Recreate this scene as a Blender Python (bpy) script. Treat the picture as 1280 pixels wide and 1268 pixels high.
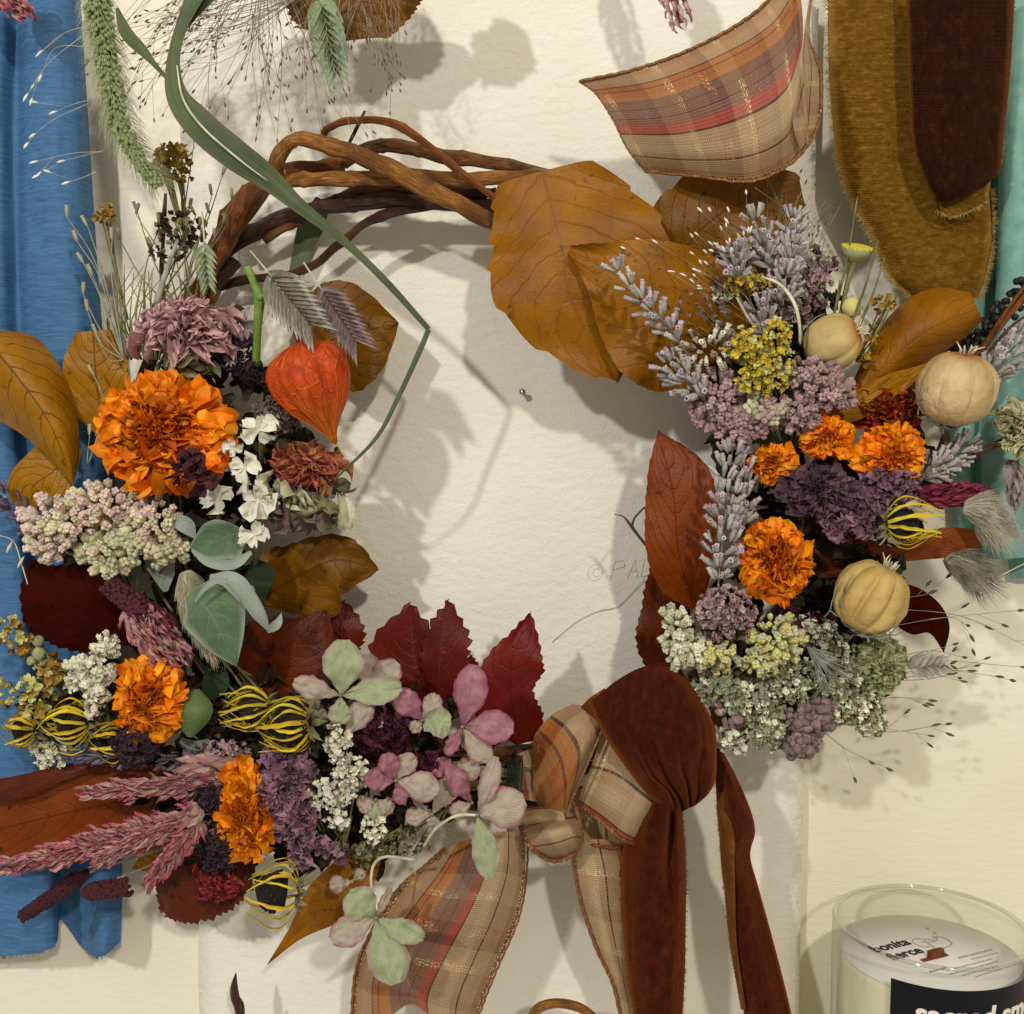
import bpy, math, random
from mathutils import Vector, Matrix, noise

SC = bpy.context.scene
C = SC.collection
for o in list(bpy.data.objects):
    bpy.data.objects.remove(o)
rng = random.Random(11)
R = rng.uniform

# ------------------------------------------------------------------ camera
CAM_D, CAM_F, CAM_T = 0.50, 1362.0, math.radians(4.2)   # distance to wall (m), focal length (photo px), downward pitch
CT, ST = math.cos(CAM_T), math.sin(CAM_T)
cam = bpy.data.cameras.new('camera')
cam.sensor_fit = 'HORIZONTAL'; cam.sensor_width = 36.0
cam.lens = 36.0 * CAM_F / 1280.0
cam.clip_start = 0.01; cam.clip_end = 50
camo = bpy.data.objects.new('camera', cam); C.objects.link(camo)
camo.location = (0, -CAM_D, 0); camo.rotation_euler = (math.pi / 2 - CAM_T, 0, 0)
SC.camera = camo

# ------------------------------------------------------------------ room light
w = bpy.data.worlds.new('World'); SC.world = w; w.use_nodes = True
bg = w.node_tree.nodes['Background']
bg.inputs[0].default_value = (1.0, 0.92, 0.79, 1); bg.inputs[1].default_value = 0.43

def spot(name, loc, target, watts, col, radius, angle=50):
    l = bpy.data.lights.new(name, 'SPOT'); l.energy = watts; l.color = col
    l.shadow_soft_size = radius; l.spot_size = math.radians(angle); l.spot_blend = 0.6
    o = bpy.data.objects.new(name, l); C.objects.link(o); o.location = loc
    o.rotation_euler = (Vector(target) - Vector(loc)).to_track_quat('-Z', 'Y').to_euler()
    return o
spot('ceiling_spot', (-0.58, -1.17, 0.57), (0, 0, -0.03), 33, (0.97, 0.985, 1.0), 0.026, 70)
spot('ceiling_spot', (0.27, -1.27, 0.54), (0, 0, -0.03), 29.5, (1.0, 0.94, 0.84), 0.028, 70)

SC.view_settings.view_transform = 'Standard'; SC.view_settings.look = 'None'
SC.view_settings.gamma = 1.0; SC.view_settings.exposure = 0.10; SC.view_settings.use_curve_mapping = False
SC.render.engine = 'CYCLES'
SC.cycles.max_bounces = 8; SC.cycles.transparent_max_bounces = 12
SC.cycles.use_denoising = True

# ------------------------------------------------------------------ geometry helpers
def P(px, py, d):
    """point d metres in front of the wall that the photo shows at (px, py)"""
    a = (px - 640) / CAM_F; b = (py - 634) / CAM_F
    y = CT - b * ST; t = (CAM_D - d) / y
    return Vector((a * t, -d, (-ST - b * CT) * t))
def U(d): return (CAM_D - d) / CAM_F          # metres per photo pixel at that depth

def lin(h):
    h = h.lstrip('#'); r = []
    for i in (0, 2, 4):
        v = int(h[i:i + 2], 16) / 255.0
        r.append(v / 12.92 if v <= .04045 else ((v + .055) / 1.055) ** 2.4)
    return (r[0], r[1], r[2], 1)

def cr(pts, t):
    """Catmull-Rom through tuples, t in 0..1"""
    n = len(pts) - 1
    if n == 0: return tuple(pts[0])
    f = min(max(t, 0), 1) * n; i = min(int(f), n - 1); u = f - i
    p1, p2 = pts[i], pts[i + 1]
    p0 = pts[i - 1] if i > 0 else tuple(2 * a - b for a, b in zip(p1, p2))
    p3 = pts[i + 2] if i + 2 <= n else tuple(2 * b - a for a, b in zip(p1, p2))
    return tuple(0.5 * ((2 * b) + (c - a) * u + (2 * a - 5 * b + 4 * c - e) * u * u + (3 * b - a - 3 * c + e) * u ** 3)
                 for a, b, c, e in zip(p0, p1, p2, p3))
def cr1(vals, t): return cr([(v,) for v in vals], t)[0]
def nz(x, y=0.0, z=0.0): return noise.noise(Vector((x, y, z)))

class MB:
    def __init__(s): s.v = []; s.f = []; s.uv = {}; s.mi = []
    def vert(s, p, uv=None):
        s.v.append((p[0], p[1], p[2]))
        if uv is not None: s.uv[len(s.v) - 1] = uv
        return len(s.v) - 1
    def face(s, *i, m=0): s.f.append(i); s.mi.append(m)
    def grid(s, fn, nu, nv, m=0):
        b = len(s.v)
        for j in range(nv + 1):
            for i in range(nu + 1):
                u, v = i / nu, j / nv
                s.vert(fn(u, v), (u, v))
        for j in range(nv):
            for i in range(nu):
                a = b + j * (nu + 1) + i
                s.face(a, a + 1, a + nu + 2, a + nu + 1, m=m)
    def tube(s, pts, rad, seg=6, m=0, cap=True, lump=0.0):
        n = len(pts); pts = [Vector(p) for p in pts]
        if not isinstance(rad, (list, tuple)): rad = [rad] * n
        t0 = (pts[1] - pts[0]).normalized()
        a = t0.orthogonal().normalized(); b0 = len(s.v); L = 0
        for k in range(n):
            t = (pts[min(k + 1, n - 1)] - pts[max(k - 1, 0)])
            t = t.normalized() if t.length > 1e-9 else t0
            a = a - t * a.dot(t)
            a = a.normalized() if a.length > 1e-9 else t.orthogonal().normalized()
            c = t.cross(a)
            if k: L += (pts[k] - pts[k - 1]).length
            for q in range(seg):
                an = 2 * math.pi * q / seg
                rr = rad[k] * (1 + (lump * nz(pts[k].x * 90 + q * 3.1, pts[k].y * 90, pts[k].z * 90) if lump else 0))
                s.vert(pts[k] + (a * math.cos(an) + c * math.sin(an)) * rr, (q / seg, L * 30))
        for k in range(n - 1):
            for q in range(seg):
                i = b0 + k * seg + q; j = b0 + k * seg + (q + 1) % seg
                s.face(i, j, j + seg, i + seg, m=m)
        if cap:
            s.face(*[b0 + q for q in range(seg)][::-1], m=m)
            s.face(*[b0 + (n - 1) * seg + q for q in range(seg)], m=m)
    def add(s, proto, M, m=0):
        b = len(s.v); pv, pf, puv = proto
        for k, p in enumerate(pv):
            q = M @ p; s.vert(q, puv[k] if puv else None)
        for f in pf: s.face(*[b + i for i in f], m=m)
    def mesh(s, name, mats, origin=(0, 0, 0), smooth=True):
        me = bpy.data.meshes.new(name)
        o = origin
        me.from_pydata([(p[0] - o[0], p[1] - o[1], p[2] - o[2]) for p in s.v], [], s.f)
        if s.uv:
            ul = me.uv_layers.new(name='UVMap'); li = [0] * len(me.loops)
            me.loops.foreach_get('vertex_index', li); buf = []
            for i in li: buf += s.uv.get(i, (0.0, 0.0))
            ul.data.foreach_set('uv', buf)
        for mm in (mats if isinstance(mats, (list, tuple)) else [mats]): me.materials.append(mm)
        if any(s.mi): me.polygons.foreach_set('material_index', s.mi)
        if smooth: me.polygons.foreach_set('use_smooth', [True] * len(me.polygons))
        me.update(); return me
    def build(s, name, mats, parent=None, origin=None, smooth=True, kind=None):
        if origin is None: origin = (parent.parent.location if parent.parent is not None else parent.location) if parent is not None else (s.v[0] if s.v else (0, 0, 0))
        o = bpy.data.objects.new(name, s.mesh(name, mats, origin, smooth)); C.objects.link(o)
        if parent is not None: o.parent = parent
        else: o.location = origin
        if kind: o['kind'] = kind
        return o

def tag(o, label, cat, group=None):
    o['label'] = label; o['category'] = cat
    if group: o['group'] = group
    return o
def thing(name, label, cat, loc, group=None):
    o = bpy.data.objects.new(name, None); C.objects.link(o); o.location = loc
    o.empty_display_size = 0.01
    return tag(o, label, cat, group)
def inst(name, me, M, root):
    o = bpy.data.objects.new(name, me); C.objects.link(o); o.parent = root
    o.matrix_basis = Matrix.Translation(-Vector(root.location)) @ M
    return o
def frame(z, y=None, spin=0.0):
    """rotation with local Z along z (and Y near y)"""
    z = z.normalized()
    x = (y.cross(z) if y is not None else z.orthogonal())
    x = x.normalized() if x.length > 1e-6 else z.orthogonal().normalized()
    yy = z.cross(x)
    M = Matrix((x, yy, z)).transposed().to_4x4()
    return M @ Matrix.Rotation(spin, 4, 'Z') if spin else M
def TRS(p, rot, sx, sy=None, sz=None):
    sy = sx if sy is None else sy; sz = sx if sz is None else sz
    return Matrix.Translation(p) @ rot @ Matrix.Diagonal((sx, sy, sz, 1))

# ------------------------------------------------------------------ materials
def nodes(name):
    m = bpy.data.materials.new(name); m.use_nodes = True
    nt = m.node_tree; b = nt.nodes['Principled BSDF']
    return m, nt, b
def N(nt, t, **k):
    n = nt.nodes.new(t)
    for a, v in k.items(): setattr(n, a, v)
    return n
def ramp(nt, fac, stops, interp='LINEAR'):
    r = N(nt, 'ShaderNodeValToRGB'); r.color_ramp.interpolation = interp
    e = r.color_ramp.elements
    while len(e) < len(stops): e.new(0.5)
    for k, (p, c) in enumerate(stops):
        e[k].position = p; e[k].color = c if len(c) == 4 else (*c, 1)
    nt.links.new(fac, r.inputs[0]); return r.outputs[0]
def mixc(nt, fac, a, b, mode='MIX'):
    n = N(nt, 'ShaderNodeMix', data_type='RGBA', blend_type=mode)
    L = nt.links
    for s, v in ((n.inputs[0], fac), (n.inputs[6], a), (n.inputs[7], b)):
        if isinstance(v, (int, float, tuple)): s.default_value = v
        else: L.new(v, s)
    return n.outputs[2]
def math_(nt, op, a, b=0.0, c=0.0):
    n = N(nt, 'ShaderNodeMath', operation=op)
    for s, v in zip(n.inputs, (a, b, c)):
        if isinstance(v, (int, float)): s.default_value = v
        else: nt.links.new(v, s)
    return n.outputs[0]
def finish(m, nt, b, col, rough, spec, transl, sheen=0, sheen_col=None):
    L = nt.links
    L.new(col, b.inputs['Base Color']); b.inputs['Roughness'].default_value = rough
    b.inputs['Specular IOR Level'].default_value = spec
    if sheen:
        b.inputs['Sheen Weight'].default_value = sheen; b.inputs['Sheen Roughness'].default_value = 0.35
        if sheen_col: b.inputs['Sheen Tint'].default_value = sheen_col
    if transl:
        t = N(nt, 'ShaderNodeBsdfTranslucent'); L.new(col, t.inputs[0])
        mx = N(nt, 'ShaderNodeMixShader'); mx.inputs[0].default_value = transl
        L.new(b.outputs[0], mx.inputs[1]); L.new(t.outputs[0], mx.inputs[2])
        L.new(mx.outputs[0], nt.nodes['Material Output'].inputs[0])
def bump(nt, b, h, strength, dist):
    n = N(nt, 'ShaderNodeBump'); n.inputs['Strength'].default_value = strength; n.inputs['Distance'].default_value = dist
    nt.links.new(h, n.inputs['Height']); nt.links.new(n.outputs[0], b.inputs['Normal'])

def mat(name, c1, c2=None, c3=None, scale=400.0, rough=0.75, spec=0.25, bmp=0.5, bd=0.0004, bscale=None, transl=0.0, vary=0.25, hue=0.02,
        sheen=0, tip=None, base=None, detail=5, tip0=0.35):
    """dry plant stuff: two or three natural tones in noise, piece to piece variation; tip/base colour along V"""
    m, nt, b = nodes(name); L = nt.links
    tc = N(nt, 'ShaderNodeTexCoord'); oi = N(nt, 'ShaderNodeObjectInfo')
    off = N(nt, 'ShaderNodeVectorMath', operation='MULTIPLY_ADD')
    cmb = N(nt, 'ShaderNodeCombineXYZ'); 
    for k in range(3): L.new(oi.outputs['Random'], cmb.inputs[k])
    L.new(cmb.outputs[0], off.inputs[0]); off.inputs[1].default_value = (7, 13, 5); L.new(tc.outputs['Object'], off.inputs[2])
    nn = N(nt, 'ShaderNodeTexNoise'); nn.inputs['Scale'].default_value = scale; nn.inputs['Detail'].default_value = detail
    L.new(off.outputs[0], nn.inputs['Vector'])
    c1 = lin(c1); c2 = lin(c2) if c2 else c1
    st = [(0.32, c1), (0.62, c2)]
    if c3: st.append((0.74, lin(c3)))
    col = ramp(nt, nn.outputs[0], st)
    if tip or base:
        sp = N(nt, 'ShaderNodeSeparateXYZ'); L.new(tc.outputs['UV'], sp.inputs[0])
        if tip: col = mixc(nt, ramp(nt, sp.outputs[1], [(tip0, (0, 0, 0, 1)), (1, (.9, .9, .9, 1))]), col, lin(tip))
        if base: col = mixc(nt, ramp(nt, sp.outputs[1], [(0.0, (.95, .95, .95, 1)), (.5, (0, 0, 0, 1))]), col, lin(base))
    hs = N(nt, 'ShaderNodeHueSaturation')
    L.new(math_(nt, 'MULTIPLY_ADD', oi.outputs['Random'], hue * 2, 0.5 - hue), hs.inputs['Hue'])
    r2 = math_(nt, 'FRACT', math_(nt, 'MULTIPLY', oi.outputs['Random'], 37.7))
    L.new(math_(nt, 'MULTIPLY_ADD', r2, vary * 2, 1 - vary), hs.inputs['Value'])
    L.new(col, hs.inputs['Color'])
    if bmp:
        n2 = N(nt, 'ShaderNodeTexNoise'); n2.inputs['Scale'].default_value = bscale or scale * 2.2; n2.inputs['Detail'].default_value = 4
        L.new(off.outputs[0], n2.inputs['Vector']); bump(nt, b, n2.outputs[0], bmp, bd)
    finish(m, nt, b, hs.outputs[0], rough, spec, transl, sheen)
    return m

def leafmat(name, c1, c2, vein, nv=9, slope=0.35, spots=None, rough=0.44, spec=0.20, transl=0.16, veinw=0.07, edge=None, vamt=0.7, nsc=45, nb=1.2):
    """leaf: mottled blade, midrib and slanting side veins from the blade's own UV"""
    m, nt, b = nodes(name); L = nt.links
    tc = N(nt, 'ShaderNodeTexCoord'); sp = N(nt, 'ShaderNodeSeparateXYZ'); L.new(tc.outputs['UV'], sp.inputs[0])
    oi = N(nt, 'ShaderNodeObjectInfo')
    s = math_(nt, 'ABSOLUTE', math_(nt, 'MULTIPLY_ADD', sp.outputs[0], 2, -1))
    wob = N(nt, 'ShaderNodeTexNoise'); wob.inputs['Scale'].default_value = 5; L.new(tc.outputs['UV'], wob.inputs['Vector'])
    ph = math_(nt, 'ADD', math_(nt, 'MULTIPLY', math_(nt, 'SUBTRACT', sp.outputs[1], math_(nt, 'MULTIPLY', math_(nt, 'POWER', s, 1.35), slope)), float(nv)),
               math_(nt, 'MULTIPLY', wob.outputs[0], 0.9))
    tri = math_(nt, 'ABSOLUTE', math_(nt, 'SUBTRACT', math_(nt, 'FRACT', ph), 0.5))
    side = ramp(nt, tri, [(0.0, (1, 1, 1, 1)), (veinw, (0, 0, 0, 1))])
    mid = ramp(nt, s, [(0.0, (1, 1, 1, 1)), (0.035, (0, 0, 0, 1))])
    vm = math_(nt, 'MAXIMUM', side, mid)
    n1 = N(nt, 'ShaderNodeTexNoise'); n1.inputs['Scale'].default_value = nsc; n1.inputs['Detail'].default_value = 6; n1.inputs['Roughness'].default_value = .65
    L.new(tc.outputs['Object'], n1.inputs['Vector'])
    col = ramp(nt, n1.outputs[0], [(0.3, lin(c1)), (0.68, lin(c2))])
    if edge: col = mixc(nt, ramp(nt, s, [(0.72, (0, 0, 0, 1)), (1.0, (.85, .85, .85, 1))]), col, lin(edge))
    col = mixc(nt, math_(nt, 'MULTIPLY', vm, vamt), col, lin(vein))
    n3 = N(nt, 'ShaderNodeTexNoise'); n3.inputs['Scale'].default_value = 230; n3.inputs['Detail'].default_value = 3
    L.new(tc.outputs['Object'], n3.inputs['Vector'])
    col = mixc(nt, ramp(nt, n3.outputs[0], [(0.66, (0, 0, 0, 1)), (0.72, (.75, .75, .75, 1))]), col, lin(spots or vein))
    fine = N(nt, 'ShaderNodeTexVoronoi'); fine.inputs['Scale'].default_value = 900; L.new(tc.outputs['Object'], fine.inputs['Vector'])
    h = math_(nt, 'ADD', math_(nt, 'MULTIPLY', vm, -0.35), math_(nt, 'ADD', math_(nt, 'MULTIPLY', tri, 0.35), math_(nt, 'ADD', math_(nt, 'MULTIPLY', fine.outputs[0], 0.25), math_(nt, 'MULTIPLY', n1.outputs[0], nb))))
    bump(nt, b, h, 0.45, 0.0009)
    finish(m, nt, b, col, rough, spec, transl)
    return m

def blademat(name, c1, c2, edge):
    """grass blade: fine ribs along its length, browned margin"""
    m, nt, b = nodes(name); L = nt.links
    tc = N(nt, 'ShaderNodeTexCoord'); mp = N(nt, 'ShaderNodeMapping'); mp.inputs['Scale'].default_value = (26, 2.5, 1); L.new(tc.outputs['UV'], mp.inputs[0])
    n = N(nt, 'ShaderNodeTexNoise'); n.inputs['Scale'].default_value = 1.0; n.inputs['Detail'].default_value = 5; L.new(mp.outputs[0], n.inputs['Vector'])
    k = N(nt, 'ShaderNodeTexNoise'); k.inputs['Scale'].default_value = 60; k.inputs['Detail'].default_value = 4; L.new(tc.outputs['Object'], k.inputs['Vector'])
    sp = N(nt, 'ShaderNodeSeparateXYZ'); L.new(tc.outputs['UV'], sp.inputs[0])
    s = math_(nt, 'ABSOLUTE', math_(nt, 'MULTIPLY_ADD', sp.outputs[0], 2, -1))
    col = ramp(nt, math_(nt, 'MULTIPLY_ADD', k.outputs[0], .5, math_(nt, 'MULTIPLY', n.outputs[0], .5)), [(.35, lin(c1)), (.65, lin(c2))])
    col = mixc(nt, ramp(nt, math_(nt, 'ADD', s, math_(nt, 'MULTIPLY', k.outputs[0], .25)), [(.95, (0, 0, 0, 1)), (1.15, (.8, .8, .8, 1))]), col, lin(edge))
    bump(nt, b, n.outputs[0], .6, .0007)
    finish(m, nt, b, col, .5, .25, .12); return m
def vinemat(name, c1, c2, c3, rough=0.5):
    """bark: long fibres and cracks running with the stem, pale scuffs"""
    m, nt, b = nodes(name); L = nt.links
    tc = N(nt, 'ShaderNodeTexCoord'); mp = N(nt, 'ShaderNodeMapping'); mp.inputs['Scale'].default_value = (7, 1.8, 1)
    L.new(tc.outputs['UV'], mp.inputs[0])
    n = N(nt, 'ShaderNodeTexNoise'); n.inputs['Scale'].default_value = 3; n.inputs['Detail'].default_value = 8; n.inputs['Roughness'].default_value = .7
    L.new(mp.outputs[0], n.inputs['Vector'])
    k = N(nt, 'ShaderNodeTexNoise'); k.inputs['Scale'].default_value = 55; k.inputs['Detail'].default_value = 4; L.new(tc.outputs['Object'], k.inputs['Vector'])
    col = ramp(nt, n.outputs[0], [(0.34, lin(c1)), (0.52, lin(c2)), (0.70, lin(c3))])
    col = mixc(nt, ramp(nt, k.outputs[0], [(0.48, (0, 0, 0, 1)), (0.62, (.8, .8, .8, 1))]), col, lin(c1))
    bump(nt, b, n.outputs[0], 0.9, 0.0016)
    finish(m, nt, b, col, rough, 0.35, 0); return m
M = {}
def mk(k, *a, **kw): M[k] = mat(k, *a, **kw)
def ml(k, *a, **kw): M[k] = leafmat(k, *a, **kw)
# ------------------------------------------------------------------ surface materials
def wall_mat():
    m, nt, b = nodes('wall_paint'); L = nt.links
    tc = N(nt, 'ShaderNodeTexCoord')
    n = N(nt, 'ShaderNodeTexNoise'); n.inputs['Scale'].default_value = 9; n.inputs['Detail'].default_value = 4
    L.new(tc.outputs['Object'], n.inputs['Vector'])
    col = ramp(nt, n.outputs[0], [(0.3, lin('#e0d7bf')), (0.7, lin('#e8e1cc'))])
    n2 = N(nt, 'ShaderNodeTexNoise'); n2.inputs['Scale'].default_value = 240; n2.inputs['Detail'].default_value = 5
    mp = N(nt, 'ShaderNodeMapping'); mp.inputs['Scale'].default_value = (0.45, 1, 1.6)
    L.new(tc.outputs['Object'], mp.inputs[0]); L.new(mp.outputs[0], n2.inputs['Vector'])
    bump(nt, b, n2.outputs[0], 0.35, 0.0011)
    finish(m, nt, b, col, 0.6, 0.3, 0); return m
def paper_mat():
    m, nt, b = nodes('heavy_paper'); L = nt.links
    tc = N(nt, 'ShaderNodeTexCoord')
    n = N(nt, 'ShaderNodeTexNoise'); n.inputs['Scale'].default_value = 14; n.inputs['Detail'].default_value = 6
    L.new(tc.outputs['Object'], n.inputs['Vector'])
    col = ramp(nt, n.outputs[0], [(0.3, lin('#ded7c4')), (0.7, lin('#e9e3d3'))])
    n2 = N(nt, 'ShaderNodeTexNoise'); n2.inputs['Scale'].default_value = 210; n2.inputs['Detail'].default_value = 6; n2.inputs['Roughness'].default_value = .6
    mp = N(nt, 'ShaderNodeMapping'); mp.inputs['Scale'].default_value = (0.8, 1, 1.3)
    L.new(tc.outputs['Object'], mp.inputs[0]); L.new(mp.outputs[0], n2.inputs['Vector'])
    n3 = N(nt, 'ShaderNodeTexNoise'); n3.inputs['Scale'].default_value = 700; n3.inputs['Detail'].default_value = 3
    L.new(tc.outputs['Object'], n3.inputs['Vector'])
    h = math_(nt, 'ADD', n2.outputs[0], math_(nt, 'MULTIPLY', n3.outputs[0], 0.3))
    bump(nt, b, h, 0.5, 0.0017)
    finish(m, nt, b, col, 0.85, 0.15, 0); return m
def velvet(name, c1, c2, c3, rough=0.9, sheen=0.55, tint='#c07a30', sc=(110, 110, 60)):
    m, nt, b = nodes(name); L = nt.links
    tc = N(nt, 'ShaderNodeTexCoord'); mp = N(nt, 'ShaderNodeMapping'); mp.inputs['Scale'].default_value = sc
    L.new(tc.outputs['Object'], mp.inputs[0])
    n = N(nt, 'ShaderNodeTexNoise'); n.inputs['Scale'].default_value = 1.6; n.inputs['Detail'].default_value = 9; n.inputs['Roughness'].default_value = .72
    L.new(mp.outputs[0], n.inputs['Vector'])
    col = ramp(nt, n.outputs[0], [(0.34, lin(c1)), (0.54, lin(c2)), (0.70, lin(c3))])
    f = N(nt, 'ShaderNodeTexNoise'); f.inputs['Scale'].default_value = 1500; f.inputs['Detail'].default_value = 2
    L.new(tc.outputs['Object'], f.inputs['Vector'])
    sp = N(nt, 'ShaderNodeSeparateXYZ'); L.new(tc.outputs['UV'], sp.inputs[0])
    wv = math_(nt, 'SINE', math_(nt, 'MULTIPLY', sp.outputs[1], 330.0))
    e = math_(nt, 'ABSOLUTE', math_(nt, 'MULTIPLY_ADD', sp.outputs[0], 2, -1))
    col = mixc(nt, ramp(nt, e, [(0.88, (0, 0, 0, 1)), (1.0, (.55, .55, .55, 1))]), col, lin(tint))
    bump(nt, b, math_(nt, 'ADD', f.outputs[0], math_(nt, 'ADD', math_(nt, 'MULTIPLY', wv, 0.10), math_(nt, 'MULTIPLY', n.outputs[0], 0.8))), 0.7, 0.0011)
    finish(m, nt, b, col, rough, 0.1, 0, sheen, lin(tint)); return m
def cloth(name, c1, c2, streak=(30, 30, 260)):
    m, nt, b = nodes(name); L = nt.links
    tc = N(nt, 'ShaderNodeTexCoord'); mp = N(nt, 'ShaderNodeMapping'); mp.inputs['Scale'].default_value = streak
    L.new(tc.outputs['Object'], mp.inputs[0])
    n = N(nt, 'ShaderNodeTexNoise'); n.inputs['Scale'].default_value = 2.2; n.inputs['Detail'].default_value = 6; n.inputs['Roughness'].default_value = .7
    L.new(mp.outputs[0], n.inputs['Vector'])
    col = ramp(nt, n.outputs[0], [(0.3, lin(c1)), (0.7, lin(c2))])
    f = N(nt, 'ShaderNodeTexNoise'); f.inputs['Scale'].default_value = 1300; L.new(tc.outputs['Object'], f.inputs['Vector'])
    bump(nt, b, math_(nt, 'ADD', n.outputs[0], math_(nt, 'MULTIPLY', f.outputs[0], .5)), 0.4, 0.0006)
    finish(m, nt, b, col, 0.62, 0.25, 0.06, 0.35, lin(c2)); return m
def plaid(name, off=0.0, warm=0.0):
    m, nt, b = nodes(name); L = nt.links
    tc = N(nt, 'ShaderNodeTexCoord'); sp = N(nt, 'ShaderNodeSeparateXYZ'); L.new(tc.outputs['UV'], sp.inputs[0])
    u, v = sp.outputs[0], sp.outputs[1]
    K = lambda h: lin(h)
    dk = '#2a1410'
    st = [(0, '#6e3d1c'), (.03, '#b98f62'), (.08, '#c49a78'), (.13, '#b99a72'), (.185, dk), (.197, '#b8691a'), (.245, '#6a2010'), (.255, '#b4661a'),
          (.31, '#b8702a'), (.35, '#7b5040'), (.425, '#3a1d1b'), (.432, '#7a4e42'), (.50, '#4a2422'), (.507, '#85544a'), (.555, '#ba403c'),
          (.615, dk), (.627, '#c2a981'), (.70, '#cbb48d'), (.77, '#bda177'), (.815, dk), (.827, '#bda37c'), (.93, '#a9865c'), (.97, '#6e3d1c')]
    warp = ramp(nt, u, [(p, K(c)) for p, c in st], 'CONSTANT')
    fv = math_(nt, 'FRACT', math_(nt, 'ADD', math_(nt, 'MULTIPLY', v, 1.0), off))
    wt = [(0, '#d8bd92'), (.10, '#c08b58'), (.17, '#a88a6a'), (.33, '#8d6a55'), (.40, '#c9ad84'), (.55, '#d4be8c'), (.61, '#b5906a'), (.78, '#9c5f34'), (.86, '#6f4a3c'), (.93, '#cdb085')]
    weft = ramp(nt, fv, [(p, K(c)) for p, c in wt], 'CONSTANT')
    col = mixc(nt, 0.24, warp, weft)
    col = mixc(nt, 0.16, col, mixc(nt, 1.0, warp, weft, 'MULTIPLY'))
    rib = math_(nt, 'SINE', math_(nt, 'MULTIPLY', v, 430.0)); rib2 = math_(nt, 'SINE', math_(nt, 'MULTIPLY', u, 330.0))
    th = math_(nt, 'MULTIPLY_ADD', rib, 0.5, 0.5)
    nn = N(nt, 'ShaderNodeTexNoise'); nn.inputs['Scale'].default_value = 38; nn.inputs['Detail'].default_value = 4
    mp = N(nt, 'ShaderNodeMapping'); mp.inputs['Scale'].default_value = (0.5, 5, 1); L.new(tc.outputs['UV'], mp.inputs[0]); L.new(mp.outputs[0], nn.inputs['Vector'])
    col = mixc(nt, math_(nt, 'MULTIPLY', math_(nt, 'MULTIPLY', th, nn.outputs[0]), 0.75), col, lin('#5a3a26'))
    col = mixc(nt, 0.14, col, lin('#7e4c22'), 'MULTIPLY')
    # lurex threads: short metallic dashes, their glints painted in pale gold, in some weft bands and on both braided selvedges
    g = N(nt, 'ShaderNodeTexNoise'); g.inputs['Scale'].default_value = 75; g.inputs['Detail'].default_value = 2
    mp2 = N(nt, 'ShaderNodeMapping'); mp2.inputs['Scale'].default_value = (1.0, 1.6, 1); L.new(tc.outputs['UV'], mp2.inputs[0]); L.new(mp2.outputs[0], g.inputs['Vector'])
    pn = N(nt, 'ShaderNodeTexNoise'); pn.inputs['Scale'].default_value = 4.5; L.new(tc.outputs['UV'], pn.inputs['Vector'])
    band = ramp(nt, fv, [(0, (0, 0, 0, 1)), (.05, (.9, .9, .9, 1)), (.10, (.15, .15, .15, 1)), (.40, (.1, .1, .1, 1)), (.56, (1, 1, 1, 1)), (.61, (0.12, .12, .12, 1)), (.80, (.55, .55, .55, 1)), (.86, (.1, .1, .1, 1))], 'CONSTANT')
    ed = ramp(nt, math_(nt, 'ABSOLUTE', math_(nt, 'MULTIPLY_ADD', u, 2, -1)), [(0, (0, 0, 0, 1)), (.94, (1, 1, 1, 1))], 'CONSTANT')
    gl = math_(nt, 'MULTIPLY', ramp(nt, g.outputs[0], [(0.55, (0, 0, 0, 1)), (0.62, (1, 1, 1, 1))]), math_(nt, 'MAXIMUM', math_(nt, 'MULTIPLY', band, ramp(nt, pn.outputs[0], [(.47, (0, 0, 0, 1)), (.56, (1, 1, 1, 1))])), ed))
    col = mixc(nt, gl, col, lin('#ffe0a4'))
    L.new(math_(nt, 'MULTIPLY', gl, 0.35), b.inputs['Metallic'])
    bump(nt, b, math_(nt, 'ADD', rib, math_(nt, 'MULTIPLY', rib2, 0.6)), 0.35, 0.0003)
    finish(m, nt, b, col, 0.45, 0.35, 0.12); return m

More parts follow.
